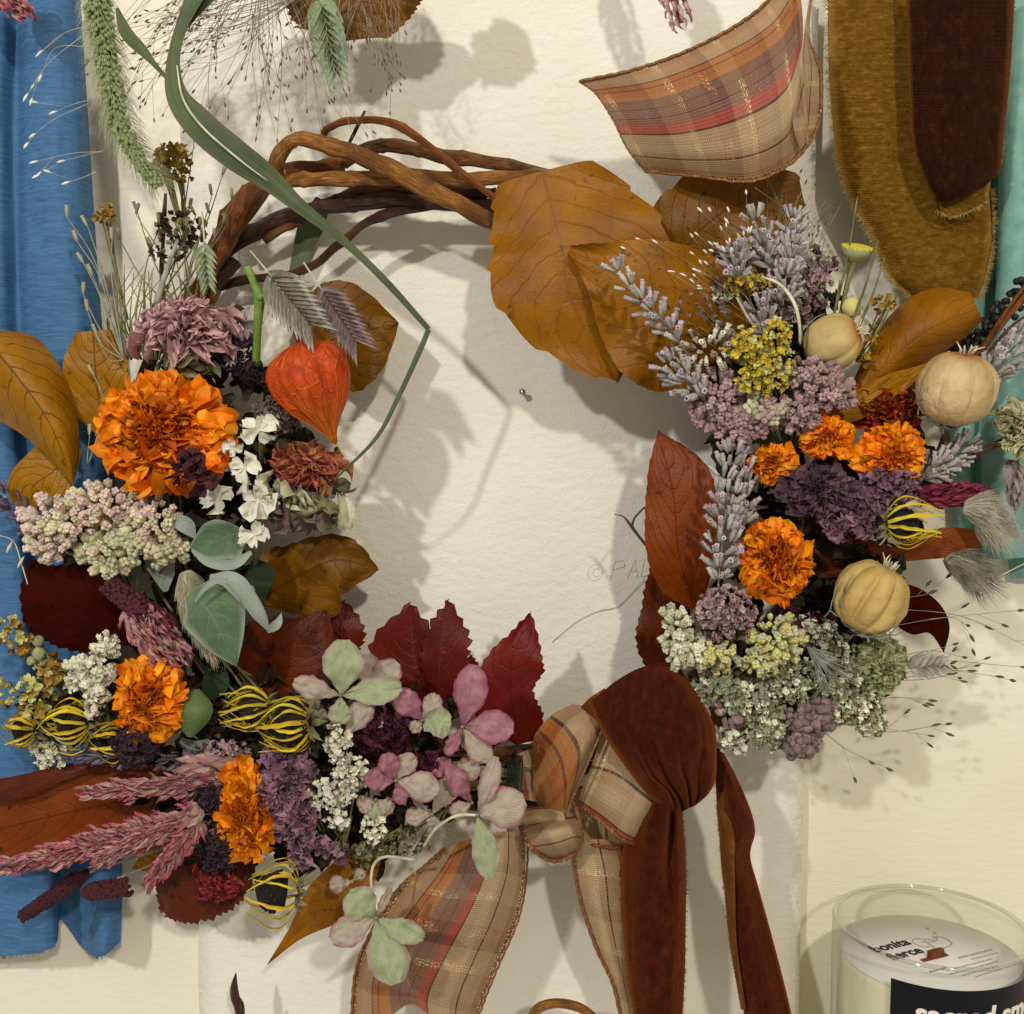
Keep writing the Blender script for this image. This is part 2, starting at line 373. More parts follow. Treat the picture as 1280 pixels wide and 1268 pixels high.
def lantern_mat():
    m, nt, b = nodes('lantern_husk'); L = nt.links
    tc = N(nt, 'ShaderNodeTexCoord'); sp = N(nt, 'ShaderNodeSeparateXYZ'); L.new(tc.outputs['UV'], sp.inputs[0])
    mp = N(nt, 'ShaderNodeMapping'); mp.inputs['Scale'].default_value = (26, 7, 1); L.new(tc.outputs['UV'], mp.inputs[0])
    ds = N(nt, 'ShaderNodeTexNoise'); ds.inputs['Scale'].default_value = 7; L.new(tc.outputs['UV'], ds.inputs['Vector'])
    ad = N(nt, 'ShaderNodeVectorMath', operation='MULTIPLY_ADD'); L.new(ds.outputs['Color'], ad.inputs[0]); ad.inputs[1].default_value = (1.6, 1.2, 0); L.new(mp.outputs[0], ad.inputs[2])
    vo = N(nt, 'ShaderNodeTexVoronoi', feature='DISTANCE_TO_EDGE'); vo.inputs['Scale'].default_value = 1.0; L.new(ad.outputs[0], vo.inputs['Vector'])
    net = ramp(nt, vo.outputs[0], [(0, (1, 1, 1, 1)), (.07, (0, 0, 0, 1))])
    n = N(nt, 'ShaderNodeTexNoise'); n.inputs['Scale'].default_value = 5; n.inputs['Detail'].default_value = 6; L.new(mp.outputs[0], n.inputs['Vector']); n.inputs['Scale'].default_value = .6
    col = ramp(nt, n.outputs[0], [(.3, lin('#a82c02')), (.65, lin('#d65008'))])
    col = mixc(nt, ramp(nt, sp.outputs[1], [(.55, (0, 0, 0, 1)), (1, (.85, .85, .85, 1))]), col, lin('#d28a18'))
    col = mixc(nt, math_(nt, 'MULTIPLY', net, .5), col, lin('#e87a24'))
    bump(nt, b, math_(nt, 'ADD', n.outputs[0], math_(nt, 'MULTIPLY', net, .25)), .8, .0022)
    finish(m, nt, b, col, .45, .35, .25); return m
M['lantern'] = lantern_mat()
M['wall'] = wall_mat(); M['paper'] = paper_mat()
M['denim'] = cloth('blue_cloth', '#30567a', '#4c78a2', (60, 60, 600))
M['teal'] = cloth('teal_cloth', '#628f85', '#8cb6a8', (40, 40, 40))
M['ochre_velvet'] = velvet('ochre_velvet', '#543806', '#6f4e12', '#8c6c2e', sheen=0.18, tint='#a8823e', sc=(150, 150, 330))
M['brown_velvet'] = velvet('brown_velvet', '#1c0700', '#2c1002', '#402006', sheen=0.35, tint='#7a4a18', sc=(220, 220, 130))
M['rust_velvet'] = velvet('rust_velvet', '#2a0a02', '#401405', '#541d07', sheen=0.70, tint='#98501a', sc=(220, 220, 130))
M['rust_back'] = velvet('rust_velvet_back', '#5c300c', '#774416', '#956030', sheen=0.15, tint='#9a6430')
M['plaid'] = plaid('plaid_weave'); M['plaid_b'] = plaid('plaid_weave_warm', 0.37)

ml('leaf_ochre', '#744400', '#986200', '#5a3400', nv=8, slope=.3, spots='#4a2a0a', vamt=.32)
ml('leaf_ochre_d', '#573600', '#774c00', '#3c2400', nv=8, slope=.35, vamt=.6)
ml('leaf_gold', '#7e5000', '#a67204', '#382000', nv=7, slope=.4, spots='#5a360c', vamt=.85, veinw=.05)
ml('leaf_rust', '#662600', '#823c04', '#381200', nv=9, slope=.42, vamt=.6, veinw=.06)
ml('leaf_red', '#540a02', '#721804', '#2c0402', nv=7, slope=.3, vamt=.4)
ml('leaf_wine', '#440c06', '#641c0e', '#7c3a26', nv=9, slope=.5, vamt=.5, veinw=.05)
ml('leaf_maroon', '#280600', '#3c0c02', '#1c0400', nv=6, slope=.4, vamt=.35, spots='#180402', spec=.04, rough=.7)
ml('leaf_brown', '#461804', '#662808', '#2e0e04', nv=8, slope=.4, vamt=.4)
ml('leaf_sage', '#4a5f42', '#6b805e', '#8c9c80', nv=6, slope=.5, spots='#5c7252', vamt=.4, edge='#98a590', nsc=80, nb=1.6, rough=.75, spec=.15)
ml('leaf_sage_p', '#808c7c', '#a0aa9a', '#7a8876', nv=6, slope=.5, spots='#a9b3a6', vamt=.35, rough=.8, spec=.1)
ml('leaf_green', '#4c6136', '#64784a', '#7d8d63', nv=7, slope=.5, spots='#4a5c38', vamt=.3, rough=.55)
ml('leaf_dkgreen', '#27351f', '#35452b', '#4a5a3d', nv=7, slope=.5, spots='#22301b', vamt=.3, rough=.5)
M['blade'] = blademat('blade', '#404d2e', '#62704c', '#645a36')
ml('sepal_green', '#98a478', '#b8be98', '#98a280', nv=9, slope=.9, spots='#a5a880', vamt=.22, nsc=150, nb=1.6, edge='#b08a94', rough=.7, spec=.15, transl=.25, veinw=.1)
ml('sepal_pink', '#98586c', '#be9092', '#7c3a54', nv=9, slope=.9, spots='#8d5a6f', vamt=.3, nsc=150, nb=1.6, edge='#93405e', rough=.7, spec=.15, transl=.25, veinw=.1)
ml('sepal_mix', '#b0a08c', '#c6b8a4', '#a08a84', nv=9, slope=.9, spots='#b08c8c', vamt=.22, nsc=150, nb=1.6, edge='#a8586e', rough=.7, spec=.15, transl=.25, veinw=.1)

M['vine'] = vinemat('vine', '#3a1e0a', '#74481a', '#9a6c36')
M['vine_tan'] = vinemat('vine_tan', '#5c340c', '#98621f', '#c08e4c')
M['vine_dark'] = vinemat('vine_dark', '#241006', '#4c2812', '#70492a')
M['vine_red'] = vinemat('vine_red', '#4a2006', '#88480f', '#ac6c28')
mk('stem_olive', '#55542f', '#7f7c50', scale=150, rough=.7, vary=.2)
mk('stem_green', '#5c7a2e', '#7d984a', scale=150, rough=.6, vary=.1)
mk('stem_grey', '#6d6f60', '#99998a', scale=150, rough=.8)
mk('stem_dark', '#2b2114', '#4a3a24', scale=150, rough=.8)
mk('straw', '#a89f85', '#c6bfa6', scale=200, rough=.7)
mk('grass_brown', '#7a6e5a', '#9c907a', scale=200, rough=.7)
mk('seed_dark', '#463a2e', '#6e5e4c', scale=3, rough=.6, bd=.0002)
mk('seed_pale', '#c9c4b0', '#e0dcca', scale=3, rough=.6, bd=.0002)

IK = dict(scale=2.6, bscale=7, bd=.0005)
mk('marigold', '#e07000', '#f29208', '#fdb032', rough=.5, transl=.16, base='#a03000', vary=.2, hue=.012, **IK)  # petal base coloured darker to paint in the shadow between petals
mk('marigold_in', '#ae4800', '#d66e04', '#ea9018', rough=.6, transl=.12, base='#701c00', vary=.3, hue=.012, **IK)
mk('marigold_d', '#6d2606', '#9c420a', '#b85a12', rough=.7, transl=.1, vary=.35, base='#421405', **IK)
mk('pink_dry', '#86645c', '#b8928c', '#745850', rough=.8, transl=.12, vary=.25, hue=.01, base='#44322a', tip='#cfa6a4', **IK)
mk('coral_dry', '#8a4632', '#b5694c', '#6d4436', rough=.8, transl=.12, vary=.3, base='#4a2a20', **IK)
mk('bract_olive', '#6a6644', '#8e8a62', '#55523a', rough=.8, vary=.25, base='#3c3a26', **IK)
mk('green_dry', '#8b8d62', '#adae82', '#6f7048', rough=.75, transl=.15, vary=.2, **IK)
mk('cream_dry', '#b0aa7c', '#c9c39a', '#8a8358', rough=.75, transl=.1, vary=.2, base='#4a4630', **IK)
mk('purple_dry', '#3e2430', '#60424e', '#2a1820', rough=.75, transl=.08, vary=.3, **IK)
mk('violet', '#704a5a', '#94707e', '#50323e', rough=.8, transl=.12, vary=.28, **IK)
mk('magenta_dk', '#3c1226', '#5c2340', '#2a0c1a', rough=.8, transl=.08, vary=.3, **IK)
mk('red_dry', '#6e1c1a', '#933330', '#4d1418', rough=.7, transl=.1, vary=.3, **IK)
mk('white_dry', '#d8d4be', '#e8e5d4', '#c2bda0', rough=.8, transl=.2, vary=.1, hue=.008, **IK)
mk('white_bud', '#bdb99c', '#d8d5c0', '#9b9a7a', rough=.85, vary=.18, **IK)
mk('sedum_pink', '#b89c92', '#dac6b4', '#96686e', rough=.85, vary=.18, base='#6a3e48', **IK)
mk('sedum_cream', '#b5a987', '#d0c5a2', '#8f8a62', rough=.85, vary=.18, **IK)
mk('mauve', '#8a6c68', '#b09490', '#644a4a', rough=.85, vary=.25, **IK)
mk('mauve_brown', '#6a5550', '#8d7670', '#4d3c3a', rough=.85, vary=.25, **IK)
mk('yarrow', '#b29a26', '#d2bd44', '#8d7a1c', rough=.8, vary=.2, **IK)
mk('yarrow_pale', '#b3ab62', '#ccc585', '#8c874c', rough=.85, vary=.18, **IK)
mk('gold_head', '#7d6020', '#a5853a', '#5c4516', rough=.8, vary=.25, **IK)
mk('oregano', '#a2a27e', '#c6c4a2', '#74744f', rough=.85, vary=.22, **IK)
mk('oregano_w', '#c8c4a8', '#e0dcc6', '#989470', rough=.85, vary=.2, **IK)
mk('lavender', '#8a897c', '#b2afa2', '#9a9090', rough=.9, vary=.24, tip='#b9a2ae', **IK)
mk('lavender_dk', '#4b424c', '#6d6270', '#3a323c', rough=.85, vary=.25, **IK)
mk('celosia', '#aa767a', '#caa498', '#984a5c', rough=.7, transl=.14, vary=.2, hue=.012, base='#98826a', tip='#ac3652', **IK)
mk('celosia_pale', '#a88a80', '#ccb4a2', '#8c665e', rough=.7, transl=.14, vary=.2, hue=.012, tip='#a86068', **IK)
mk('celosia_mag', '#6d1f32', '#8f3a4a', '#55152a', rough=.75, transl=.12, vary=.25, **IK)
mk('cone_wine', '#301318', '#4c2228', '#200c10', rough=.85, vary=.3, **IK)
mk('cone_dark', '#2a1a22', '#43303a', '#1c1016', rough=.85, vary=.3, **IK)
mk('ray_yellow', '#a58e12', '#d0b428', '#7e6f1c', rough=.6, vary=.2, scale=160, bscale=400, tip='#bda62c')
mk('disc_black', '#14100b', '#2c241a', scale=3, rough=.9, vary=.2, bd=.0008)
mk('spik_green', '#8e9b78', '#aab693', '#75825f', rough=.7, vary=.12, transl=.2, **IK)
mk('spik_grey', '#8a8474', '#b0aa9c', '#6f6458', rough=.75, vary=.18, transl=.15, tip='#b9b4a6', **IK)
mk('spik_mauve', '#7d6a68', '#a3908e', '#5f504e', rough=.75, vary=.2, transl=.15, **IK)
mk('foxtail', '#7d8a52', '#9aa66e', '#66733f', rough=.75, vary=.2, **IK)
mk('awn', '#a3ab80', '#c0c6a2', scale=200, rough=.6, bmp=0)
mk('fluff', '#9a8c6e', '#bfb298', scale=200, rough=.8, bmp=0)
mk('fluff_grey', '#8c8472', '#b8b09c', scale=200, rough=.8, bmp=0)
mk('lantern_plain', '#b03404', '#d4500c', '#9a2803', scale=60, bscale=300, rough=.5, transl=.25, bmp=.7, bd=.0012, tip='#cf8a20', vary=0)
mk('pod', '#bca468', '#dec994', '#ccb47a', scale=50, bscale=190, rough=.5, transl=.18, bmp=.8, bd=.0018, vary=.05, tip='#b8783a', tip0=.8)
mk('pod_tan', '#ac8242', '#d4b272', '#c09a58', scale=50, bscale=190, rough=.5, transl=.18, bmp=.8, bd=.0018, vary=.05)
mk('pod_g', '#b09c58', '#cebc7a', '#b89850', scale=50, bscale=160, rough=.5, transl=.15, bmp=.6, bd=.0012, vary=.05, tip='#b8702e', tip0=.72)
mk('seam', '#b59c60', '#c8b27a', scale=100, bmp=0, vary=0)
mk('bead_black', '#15110f', '#2a2320', scale=3, rough=.5, vary=.3, bd=.0003)
mk('velvet_thread', '#9a7630', '#c6a462', scale=300, rough=.8, bmp=0)
mk('wax', '#e0d3b0', '#e8dcbc', scale=20, rough=.4, bmp=0, vary=0)
mk('label_black', '#0c0c12', '#101018', scale=20, rough=.35, bmp=0, vary=0)
mk('print_black', '#26241f', '#2e2c27', scale=20, rough=.8, bmp=0, vary=0)
mk('print_grey', '#9b968e', '#a6a198', scale=20, rough=.8, bmp=0, vary=0)
mk('print_cream', '#ddd6c4', '#e4decd', scale=20, rough=.7, bmp=0, vary=0)
mk('disc_paper', '#e2dcd2', '#eae5dc', scale=30, rough=.8, bmp=.2, vary=0)
mk('pencil', '#c2bbab', '#cbc4b4', scale=300, rough=.9, bmp=0, vary=0)
mk('hair', '#a89f8c', '#b3aa97', scale=100, rough=.7, bmp=0, vary=0)
mk('wood', '#5a3414', '#8a5a28', scale=120, rough=.7, vary=0)
mk('wire', '#16201a', '#24302a', scale=100, rough=.4, bmp=0, vary=0)
m_, nt_, b_ = nodes('steel'); b_.inputs['Metallic'].default_value = 1; b_.inputs['Roughness'].default_value = .3; b_.inputs['Base Color'].default_value = (.55, .55, .55, 1); M['steel'] = m_
m_, nt_, b_ = nodes('clear_glass'); tr_n = N(nt_, 'ShaderNodeBsdfTransparent'); tr_n.inputs[0].default_value = (.955, .965, .95, 1)
gs_n = N(nt_, 'ShaderNodeBsdfGlossy'); gs_n.inputs['Roughness'].default_value = .04; lf_n = N(nt_, 'ShaderNodeLayerWeight'); lf_n.inputs[0].default_value = .5
mx_n = N(nt_, 'ShaderNodeMixShader'); nt_.links.new(math_(nt_, 'MULTIPLY_ADD', math_(nt_, 'POWER', lf_n.outputs['Facing'], 5.0), .55, .03), mx_n.inputs[0]); nt_.links.new(tr_n.outputs[0], mx_n.inputs[1]); nt_.links.new(gs_n.outputs[0], mx_n.inputs[2]); nt_.links.new(mx_n.outputs[0], nt_.nodes['Material Output'].inputs[0]); M['glass'] = m_
m_, nt_, b_ = nodes('glass_rim'); b_.inputs['Base Color'].default_value = (.80, .80, .76, 1); b_.inputs['Roughness'].default_value = .08; b_.inputs['Specular IOR Level'].default_value = .9
tr_n = N(nt_, 'ShaderNodeBsdfTransparent'); tr_n.inputs[0].default_value = (.93, .94, .92, 1); lf_n = N(nt_, 'ShaderNodeLayerWeight'); lf_n.inputs[0].default_value = .5; mx_n = N(nt_, 'ShaderNodeMixShader')
gs_n = N(nt_, 'ShaderNodeBsdfGlossy'); gs_n.inputs['Roughness'].default_value = .05; gs_n.inputs['Color'].default_value = (.9, .9, .88, 1)
nt_.links.new(math_(nt_, 'MULTIPLY_ADD', math_(nt_, 'POWER', lf_n.outputs['Facing'], 1.6), .75, .10), mx_n.inputs[0]); nt_.links.new(tr_n.outputs[0], mx_n.inputs[1]); nt_.links.new(gs_n.outputs[0], mx_n.inputs[2]); nt_.links.new(mx_n.outputs[0], nt_.nodes['Material Output'].inputs[0]); M['glass_rim'] = m_
mk('shelf', '#c9bfa6', '#d6cdb6', scale=20, rough=.7, vary=0)

# ------------------------------------------------------------------ setting: wall, shelf
PAN = 0.008     # front of the paper panel
mb = MB(); mb.grid(lambda u, v: (-0.7 + 1.4 * u, 0.0, -0.7 + 1.4 * v), 2, 2)
o = mb.build('wall', M['wall']); o['kind'] = 'structure'
zs = P(1163, 1156, 0.051).z - 0.098
mb = MB()
def box(mb, x0, x1, y0, y1, z0, z1, m=0):
    i = [mb.vert((x, y, z)) for x in (x0, x1) for y in (y0, y1) for z in (z0, z1)]
    for f in ((0, 1, 3, 2), (4, 6, 7, 5), (0, 4, 5, 1), (2, 3, 7, 6), (0, 2, 6, 4), (1, 5, 7, 3)): mb.face(*[i[k] for k in f], m=m)
box(mb, 0.08, 0.45, -0.13, -0.0005, zs - 0.015, zs)
o = mb.build('shelf', M['shelf'], smooth=False); o['kind'] = 'structure'

# paper panel with an uneven deckled edge
xl, xr = P(236, 634, PAN).x, P(1011, 634, PAN).x
zt, zb = 0.34, -0.36
mb = MB(); nw, nh = 24, 60
def edge(u, v):
    x = xl + (xr - xl) * u
    if u in (0.0, 1.0): x += 0.0007 * nz(v * 26, u * 9) + 0.0004 * nz(v * 90, u * 9)
    return (x, -PAN - 0.0006 * nz(u * 3, v * 3), zt + (zb - zt) * v)
mb.grid(edge, nw, nh)
nb = len(mb.v)
for j in range(nh + 1):
    for s_ in (0, nw):
        p = mb.v[j * (nw + 1) + s_]; mb.vert((p[0] + (.0006 if s_ else -.0006), -0.0004, p[2]), (0, 0))
for j in range(nh):
    a, b2 = j * (nw + 1), (j + 1) * (nw + 1); mb.face(a, b2, nb + 2 * j + 2, nb + 2 * j)
    a, b2 = a + nw, b2 + nw; mb.face(b2, a, nb + 2 * j + 1, nb + 2 * j + 3)
panel = tag(mb.build('paper_panel', M['paper'], origin=(0, -0.004, 0)), 'tall cream textured paper panel on the wall behind the wreath', 'panel')

def px_tube(mb, pts, r, seg=5, n=24, m=0, dz=None):
    """tube along photo points (x, y, d); r in photo px, number or list"""
    if not isinstance(r, (list, tuple)): r = [r, r]
    P3, RR = [], []
    for k in range(n + 1):
        t = k / n; x, y, d = cr(pts, t); P3.append(P(x, y, d)); RR.append(max(cr1(r, t), 0.02) * U(d))
    mb.tube(P3, RR, seg, m=m)
    return P3

mb = MB(); dp = PAN + 0.0001
px_tube(mb, [(754, 712, dp), (748, 705, dp), (738, 709, dp), (735, 719, dp), (741, 726, dp), (751, 722, dp), (754, 712, dp)], .25, 4)
px_tube(mb, [(749, 712, dp), (744, 711, dp), (741, 716, dp), (745, 721, dp), (749, 719, dp)], .3, 4)
for st in ([(763, 723), (769, 701)], [(768, 702), (779, 701), (781, 708), (766, 713)], [(784, 723), (794, 700), (797, 722)], [(787, 714), (796, 714)], [(806, 699), (801, 721), (813, 719)]):
    for a, b2 in zip(st, st[1:]): px_tube(mb, [(*a, dp), (*b2, dp)], .26, 4, 3)
mb.build('pencil_lettering', M['pencil'], panel)
mb = MB(); px_tube(mb, [(690, 803, .0086), (720, 778, .0088), (748, 764, .009), (772, 758, .009), (797, 733, .0092), (812, 716, .012), (830, 700, .03)], .4, 4, 40)
tag(mb.build('loose_thread', M['hair']), 'fine grey hair curving over the panel beside the rust leaf', 'thread')
mb = MB()
px_tube(mb, [(653, 492, PAN - .001), (653, 490, PAN + .005)], 2.2, 8, 2)
px_tube(mb, [(653, 490, PAN + .005), (653, 489.6, PAN + .0062)], [4.2, 3.6], 10, 2)
tag(mb.build('panel_pin', M['steel']), 'tiny steel nail in the panel at the middle of the wreath', 'nail')

# ------------------------------------------------------------------ patch + leaf builders
def patch(mb, rows, nu=12, nv=30, disp=None, vlen=1.0, v0=0.0, m=0):
    def fn(u, v):
        x, y, d = cr([cr(r, u) for r in rows], v)
        if disp: d += disp(u, v)
        return P(x, y, d)
    b0 = len(mb.v); mb.grid(fn, nu, nv, m)
    for k in range(b0, len(mb.v)):
        a, c = mb.uv[k]; mb.uv[k] = (a, v0 + c * vlen)

def leaf_into(mb, mid, wl, wr, d, serr=0.0, nser=16, fold=0.0, curl=0.0, wave=0.0, nt=44, ns=14, seed=0.0, lat=0, m=0, crin=0.0):
    """blade along photo points mid (base to tip); wl / wr half widths in px to the left / right of that walk; d depths (m)"""
    mid3 = [(x, y) for x, y in mid]
    b0 = len(mb.v)
    for j in range(nt + 1):
        t = j / nt
        x, y = cr(mid3, t); x2, y2 = cr(mid3, min(t + .03, 1)); x1, y1 = cr(mid3, max(t - .03, 0))
        dx, dy = x2 - x1, y2 - y1; l = math.hypot(dx, dy) or 1; nx, ny = -dy / l, dx / l
        dd = cr1(d, t); a, c = max(cr1(wl, t), 0.3), max(cr1(wr, t), 0.3)
        for i in range(ns + 1):
            s = -1 + 2 * i / ns; wd = c if s > 0 else a
            g = abs(s)
            ww = wd * (1 + .05 * nz(t * 5 + seed, s * 2, seed))
            if serr:
                saw = ((t * nser + (0.37 if s > 0 else 0)) % 1.0)
                ww += serr * g ** 6 * (saw - .5) * 2 + serr * .7 * g ** 4 * nz(t * 9 + seed, s * 5)
            al = serr * .9 * g ** 6
            px, py = x + nx * s * ww + dx / l * al, y + ny * s * ww + dy / l * al
            k = wd * U(dd)
            off = fold * g * k + curl * g * g * k
            off += wave * U(dd) * (g ** 1.5 * math.sin(t * 17 + seed * 5 + s * 1.5) + 1.1 * nz(t * 2.6 + seed * 3, s * 1.4, 4))
            if crin: off += crin * U(dd) * (nz(t * 6 + seed, s * 3.5, seed) + .6 * nz(t * 12, s * 7 + seed))
            if lat: off += lat * U(dd) * g ** .8 * math.cos((t - g * .3) * 2 * math.pi * 9)
            mb.vert(P(px, py, max(dd + off, 0.0095)), ((s + 1) / 2, t))
    for j in range(nt):
        for i in range(ns):
            q = b0 + j * (ns + 1) + i; mb.face(q, q + 1, q + ns + 2, q + ns + 1, m=m)
def leaf(label, mid, wl, wr, d, mt, name='dried_leaf', group='dried leaves of the wreath', cat='leaf', stalk=None, parent=None, **k):
    k.setdefault('seed', R(0, 50)); mb = MB()
    leaf_into(mb, mid, wl, wr, d, **k)
    if parent is not None: return mb.build(name, M[mt], parent)
    o = tag(mb.build(name, M[mt]), label, cat, group)
    if stalk:
        s = MB(); px_tube(s, stalk, [2.6, 1.8], 6, 10); s.build('stalk', M['vine_red'], o)
    return o
# ------------------------------------------------------------------ ribbons behind the wreath
def fringe(mb, pts, n, ln, r=.35, out=(1, 0), jit=.6):
    for k in range(n):
        x, y, d = cr(pts, R(0, 1)); l = ln * R(.3, 1)
        a = math.atan2(out[1], out[0]) + R(-jit, jit)
        q = (x + math.cos(a) * l, y + math.sin(a) * l, d + R(-.002, .003))
        px_tube(mb, [(x, y, d), ((x + q[0]) / 2 + R(-1, 1), (y + q[1]) / 2 + R(-1, 1), d + .001), q], [r, r * .5], 3, 3)

mb = MB()
patch(mb, [
    [(-90, -30, .010), (-30, -30, .026), (2, -30, .024), (20, -30, .017), (34, -30, .024), (62, -30, .029), (88, -30, .024), (99, -30, .016)],
    [(-90, 330, .010), (-30, 330, .025), (0, 330, .024), (22, 330, .017), (36, 330, .024), (70, 330, .029), (100, 330, .026), (122, 330, .016)],
    [(-90, 660, .010), (-20, 660, .026), (20, 660, .026), (34, 660, .017), (46, 660, .018), (70, 660, .025), (115, 660, .028), (146, 660, .016)],
    [(-90, 960, .010), (-20, 960, .025), (30, 960, .029), (52, 960, .026), (64, 960, .012), (90, 960, .015), (120, 960, .024), (150, 960, .018)],
    [(-90, 1100, .010), (-20, 1100, .025), (40, 1100, .030), (66, 1100, .026), (74, 1090, .011), (100, 1100, .011), (125, 1100, .026), (153, 1100, .020)],
    [(-90, 1210, .010), (-20, 1198, .025), (40, 1192, .031), (70, 1180, .026), (76, 1150, .012), (103, 1185, .010), (126, 1196, .026), (151, 1178, .020)]],
    64, 90, disp=lambda u, v: .0012 * nz(u * 7, v * 22) + .0006 * nz(u * 20, v * 60))
rb = tag(mb.build('blue_ribbon', M['denim']), 'wide blue woven ribbon hanging in folds down the left edge', 'ribbon', 'hanging ribbons')
mb = MB(); fringe(mb, [(-20, 1198, .025), (40, 1192, .031), (69, 1181, .026)], 90, 5, .3, (0, 1)); fringe(mb, [(108, 1190, .016), (126, 1196, .026), (151, 1180, .02)], 60, 5, .3, (0, 1))
mb.build('frayed_threads', M['denim'], rb, kind='stuff')

mb = MB()
patch(mb, [
    [(1150, -30, .006), (1190, -30, .012), (1225, -30, .014), (1243, -30, .008), (1254, -30, .024), (1275, -30, .030), (1300, -30, .026), (1330, -30, .012)],
    [(1150, 330, .006), (1190, 330, .012), (1225, 330, .014), (1243, 330, .008), (1250, 330, .024), (1275, 330, .031), (1300, 330, .026), (1330, 330, .012)],
    [(1186, 560, .006), (1196, 560, .012), (1212, 560, .013), (1224, 560, .008), (1231, 560, .022), (1256, 560, .031), (1290, 560, .028), (1330, 560, .012)],
    [(1190, 702, .006), (1199, 700, .012), (1212, 699, .013), (1224, 699, .009), (1233, 699, .022), (1258, 699, .031), (1290, 696, .028), (1330, 692, .012)]],
    48, 50, disp=lambda u, v: .001 * nz(u * 6, v * 7))
tb = tag(mb.build('teal_ribbon', M['teal']), 'smooth teal ribbon hanging in vertical folds at the right edge', 'ribbon', 'hanging ribbons')
mb = MB(); patch(mb, [[(1255, 640, .004), (1290, 640, .008), (1330, 640, .006)], [(1262, 724, .004), (1290, 722, .009), (1330, 720, .006)]], 12, 10)
mb.build('ribbon_back', M['teal'], tb)

# ochre velvet ribbon, its darker half folded over the front
rt = thing('velvet_ribbon', 'ochre velvet ribbon end with a dark brown layer folded over it', 'ribbon', P(1150, 0, .03), 'hanging ribbons')
mb = MB()
patch(mb, [
    [(1035, -30, .026), (1080, -30, .033), (1130, -30, .034), (1190, -30, .030), (1262, -30, .026)],
    [(1037, 110, .026), (1085, 110, .034), (1135, 110, .034), (1190, 110, .031), (1252, 110, .026)],
    [(1052, 220, .027), (1090, 220, .034), (1140, 225, .033), (1190, 230, .034), (1238, 230, .028)],
    [(1088, 292, .028), (1120, 295, .034), (1155, 300, .035), (1195, 300, .036), (1240, 295, .029)],
    [(1112, 344, .029), (1140, 350, .034), (1168, 352, .036), (1200, 350, .036), (1232, 340, .030)],
    [(1140, 371, .030), (1155, 375, .033), (1175, 378, .034), (1200, 377, .034), (1222, 372, .031)]],
    30, 60, disp=lambda u, v: .0008 * nz(u * 6, v * 9), vlen=2.4)
bt_ = mb.build('back_tail', M['ochre_velvet'], rt)
mb = MB()
patch(mb, [
    [(1132, -30, .046), (1165, -30, .053), (1210, -30, .054), (1270, -30, .046)],
    [(1136, 100, .046), (1170, 100, .053), (1215, 100, .054), (1262, 100, .046)],
    [(1141, 180, .046), (1172, 185, .052), (1212, 180, .053), (1254, 170, .046)],
    [(1158, 225, .046), (1180, 240, .051), (1215, 228, .051), (1251, 210, .045)],
    [(1170, 252, .046), (1186, 252, .049), (1216, 240, .049), (1244, 222, .044)]],
    20, 40, disp=lambda u, v: .001 * nz(u * 5, v * 8), vlen=1.8)
mb.build('front_tail', M['brown_velvet'], rt)
mb = MB()
patch(mb, [
    [(1150, 190, .0445), (1172, 228, .044), (1205, 225, .044), (1240, 215, .043)],
    [(1163, 235, .0440), (1182, 250, .044), (1208, 248, .044), (1236, 234, .043)],
    [(1176, 262, .0435), (1190, 270, .044), (1210, 264, .043), (1234, 250, .042)]], 16, 12, vlen=.4)
mb.build('raw_hem', M['ochre_velvet'], rt)
mb = MB()
fringe(mb, [(1035, -10, .027), (1037, 110, .027), (1052, 220, .028), (1088, 292, .029), (1112, 344, .030), (1140, 371, .031)], 620, 10, .36, (-1, .25), 1.1)
fringe(mb, [(1140, 371, .031), (1175, 378, .035), (1222, 372, .032)], 240, 10, .36, (0, 1), 1.0)
fringe(mb, [(1238, 235, .029), (1240, 295, .030), (1232, 340, .031), (1222, 372, .032)], 320, 11, .36, (1, .1), 1.0)
fringe(mb, [(1170, 262, .044), (1190, 270, .045), (1210, 264, .044), (1236, 250, .043)], 150, 8, .34, (.1, 1), 1.0)
fringe(mb, [(1268, 0, .046), (1262, 100, .046), (1251, 205, .046)], 150, 5, .25, (1, 0), 1.0)
mb.build('frayed_threads', M['velvet_thread'], bt_, kind='stuff')

# plaid ribbon tail from the wreath above
pt = thing('plaid_ribbon', 'sheer plaid ribbon tail with a slanted cut end, hanging from above', 'ribbon', P(990, -10, .06))
mb = MB()
patch(mb, [
    [(724, 102, .058), (745, 118, .058), (766, 150, .060), (784, 186, .058), (806, 214, .052)],
    [(800, 85, .070), (820, 108, .072), (842, 144, .074), (862, 190, .070), (874, 221, .062)],
    [(880, 54, .078), (900, 78, .081), (920, 116, .083), (935, 180, .080), (938, 227, .070)],
    [(948, 12, .080), (965, 40, .084), (976, 80, .087), (985, 150, .086), (985, 207, .074)],
    [(990, -40, .072), (1000, -10, .078), (1004, 35, .084), (1003, 80, .088), (1012, 180, .078)]],
    40, 50, disp=lambda u, v: .0006 * nz(u * 4, v * 6), vlen=2.0)
mb.build('tail', M['plaid'], pt)
mb = MB()
patch(mb, [[(1018, -40, .070), (1022, -40, .068)], [(1006, 35, .083), (1012, 40, .079)], [(1001, 80, .087), (1024, 84, .078)], [(992, 125, .087), (1027, 120, .076)], [(992, 160, .086), (1023, 155, .075)], [(1000, 186, .080), (1011, 180, .076)]], 10, 40, vlen=1.6, v0=.4)
for k in mb.uv: mb.uv[k] = (.63 + .33 * mb.uv[k][0], mb.uv[k][1])
mb.build('turned_edge', M['plaid_b'], pt)

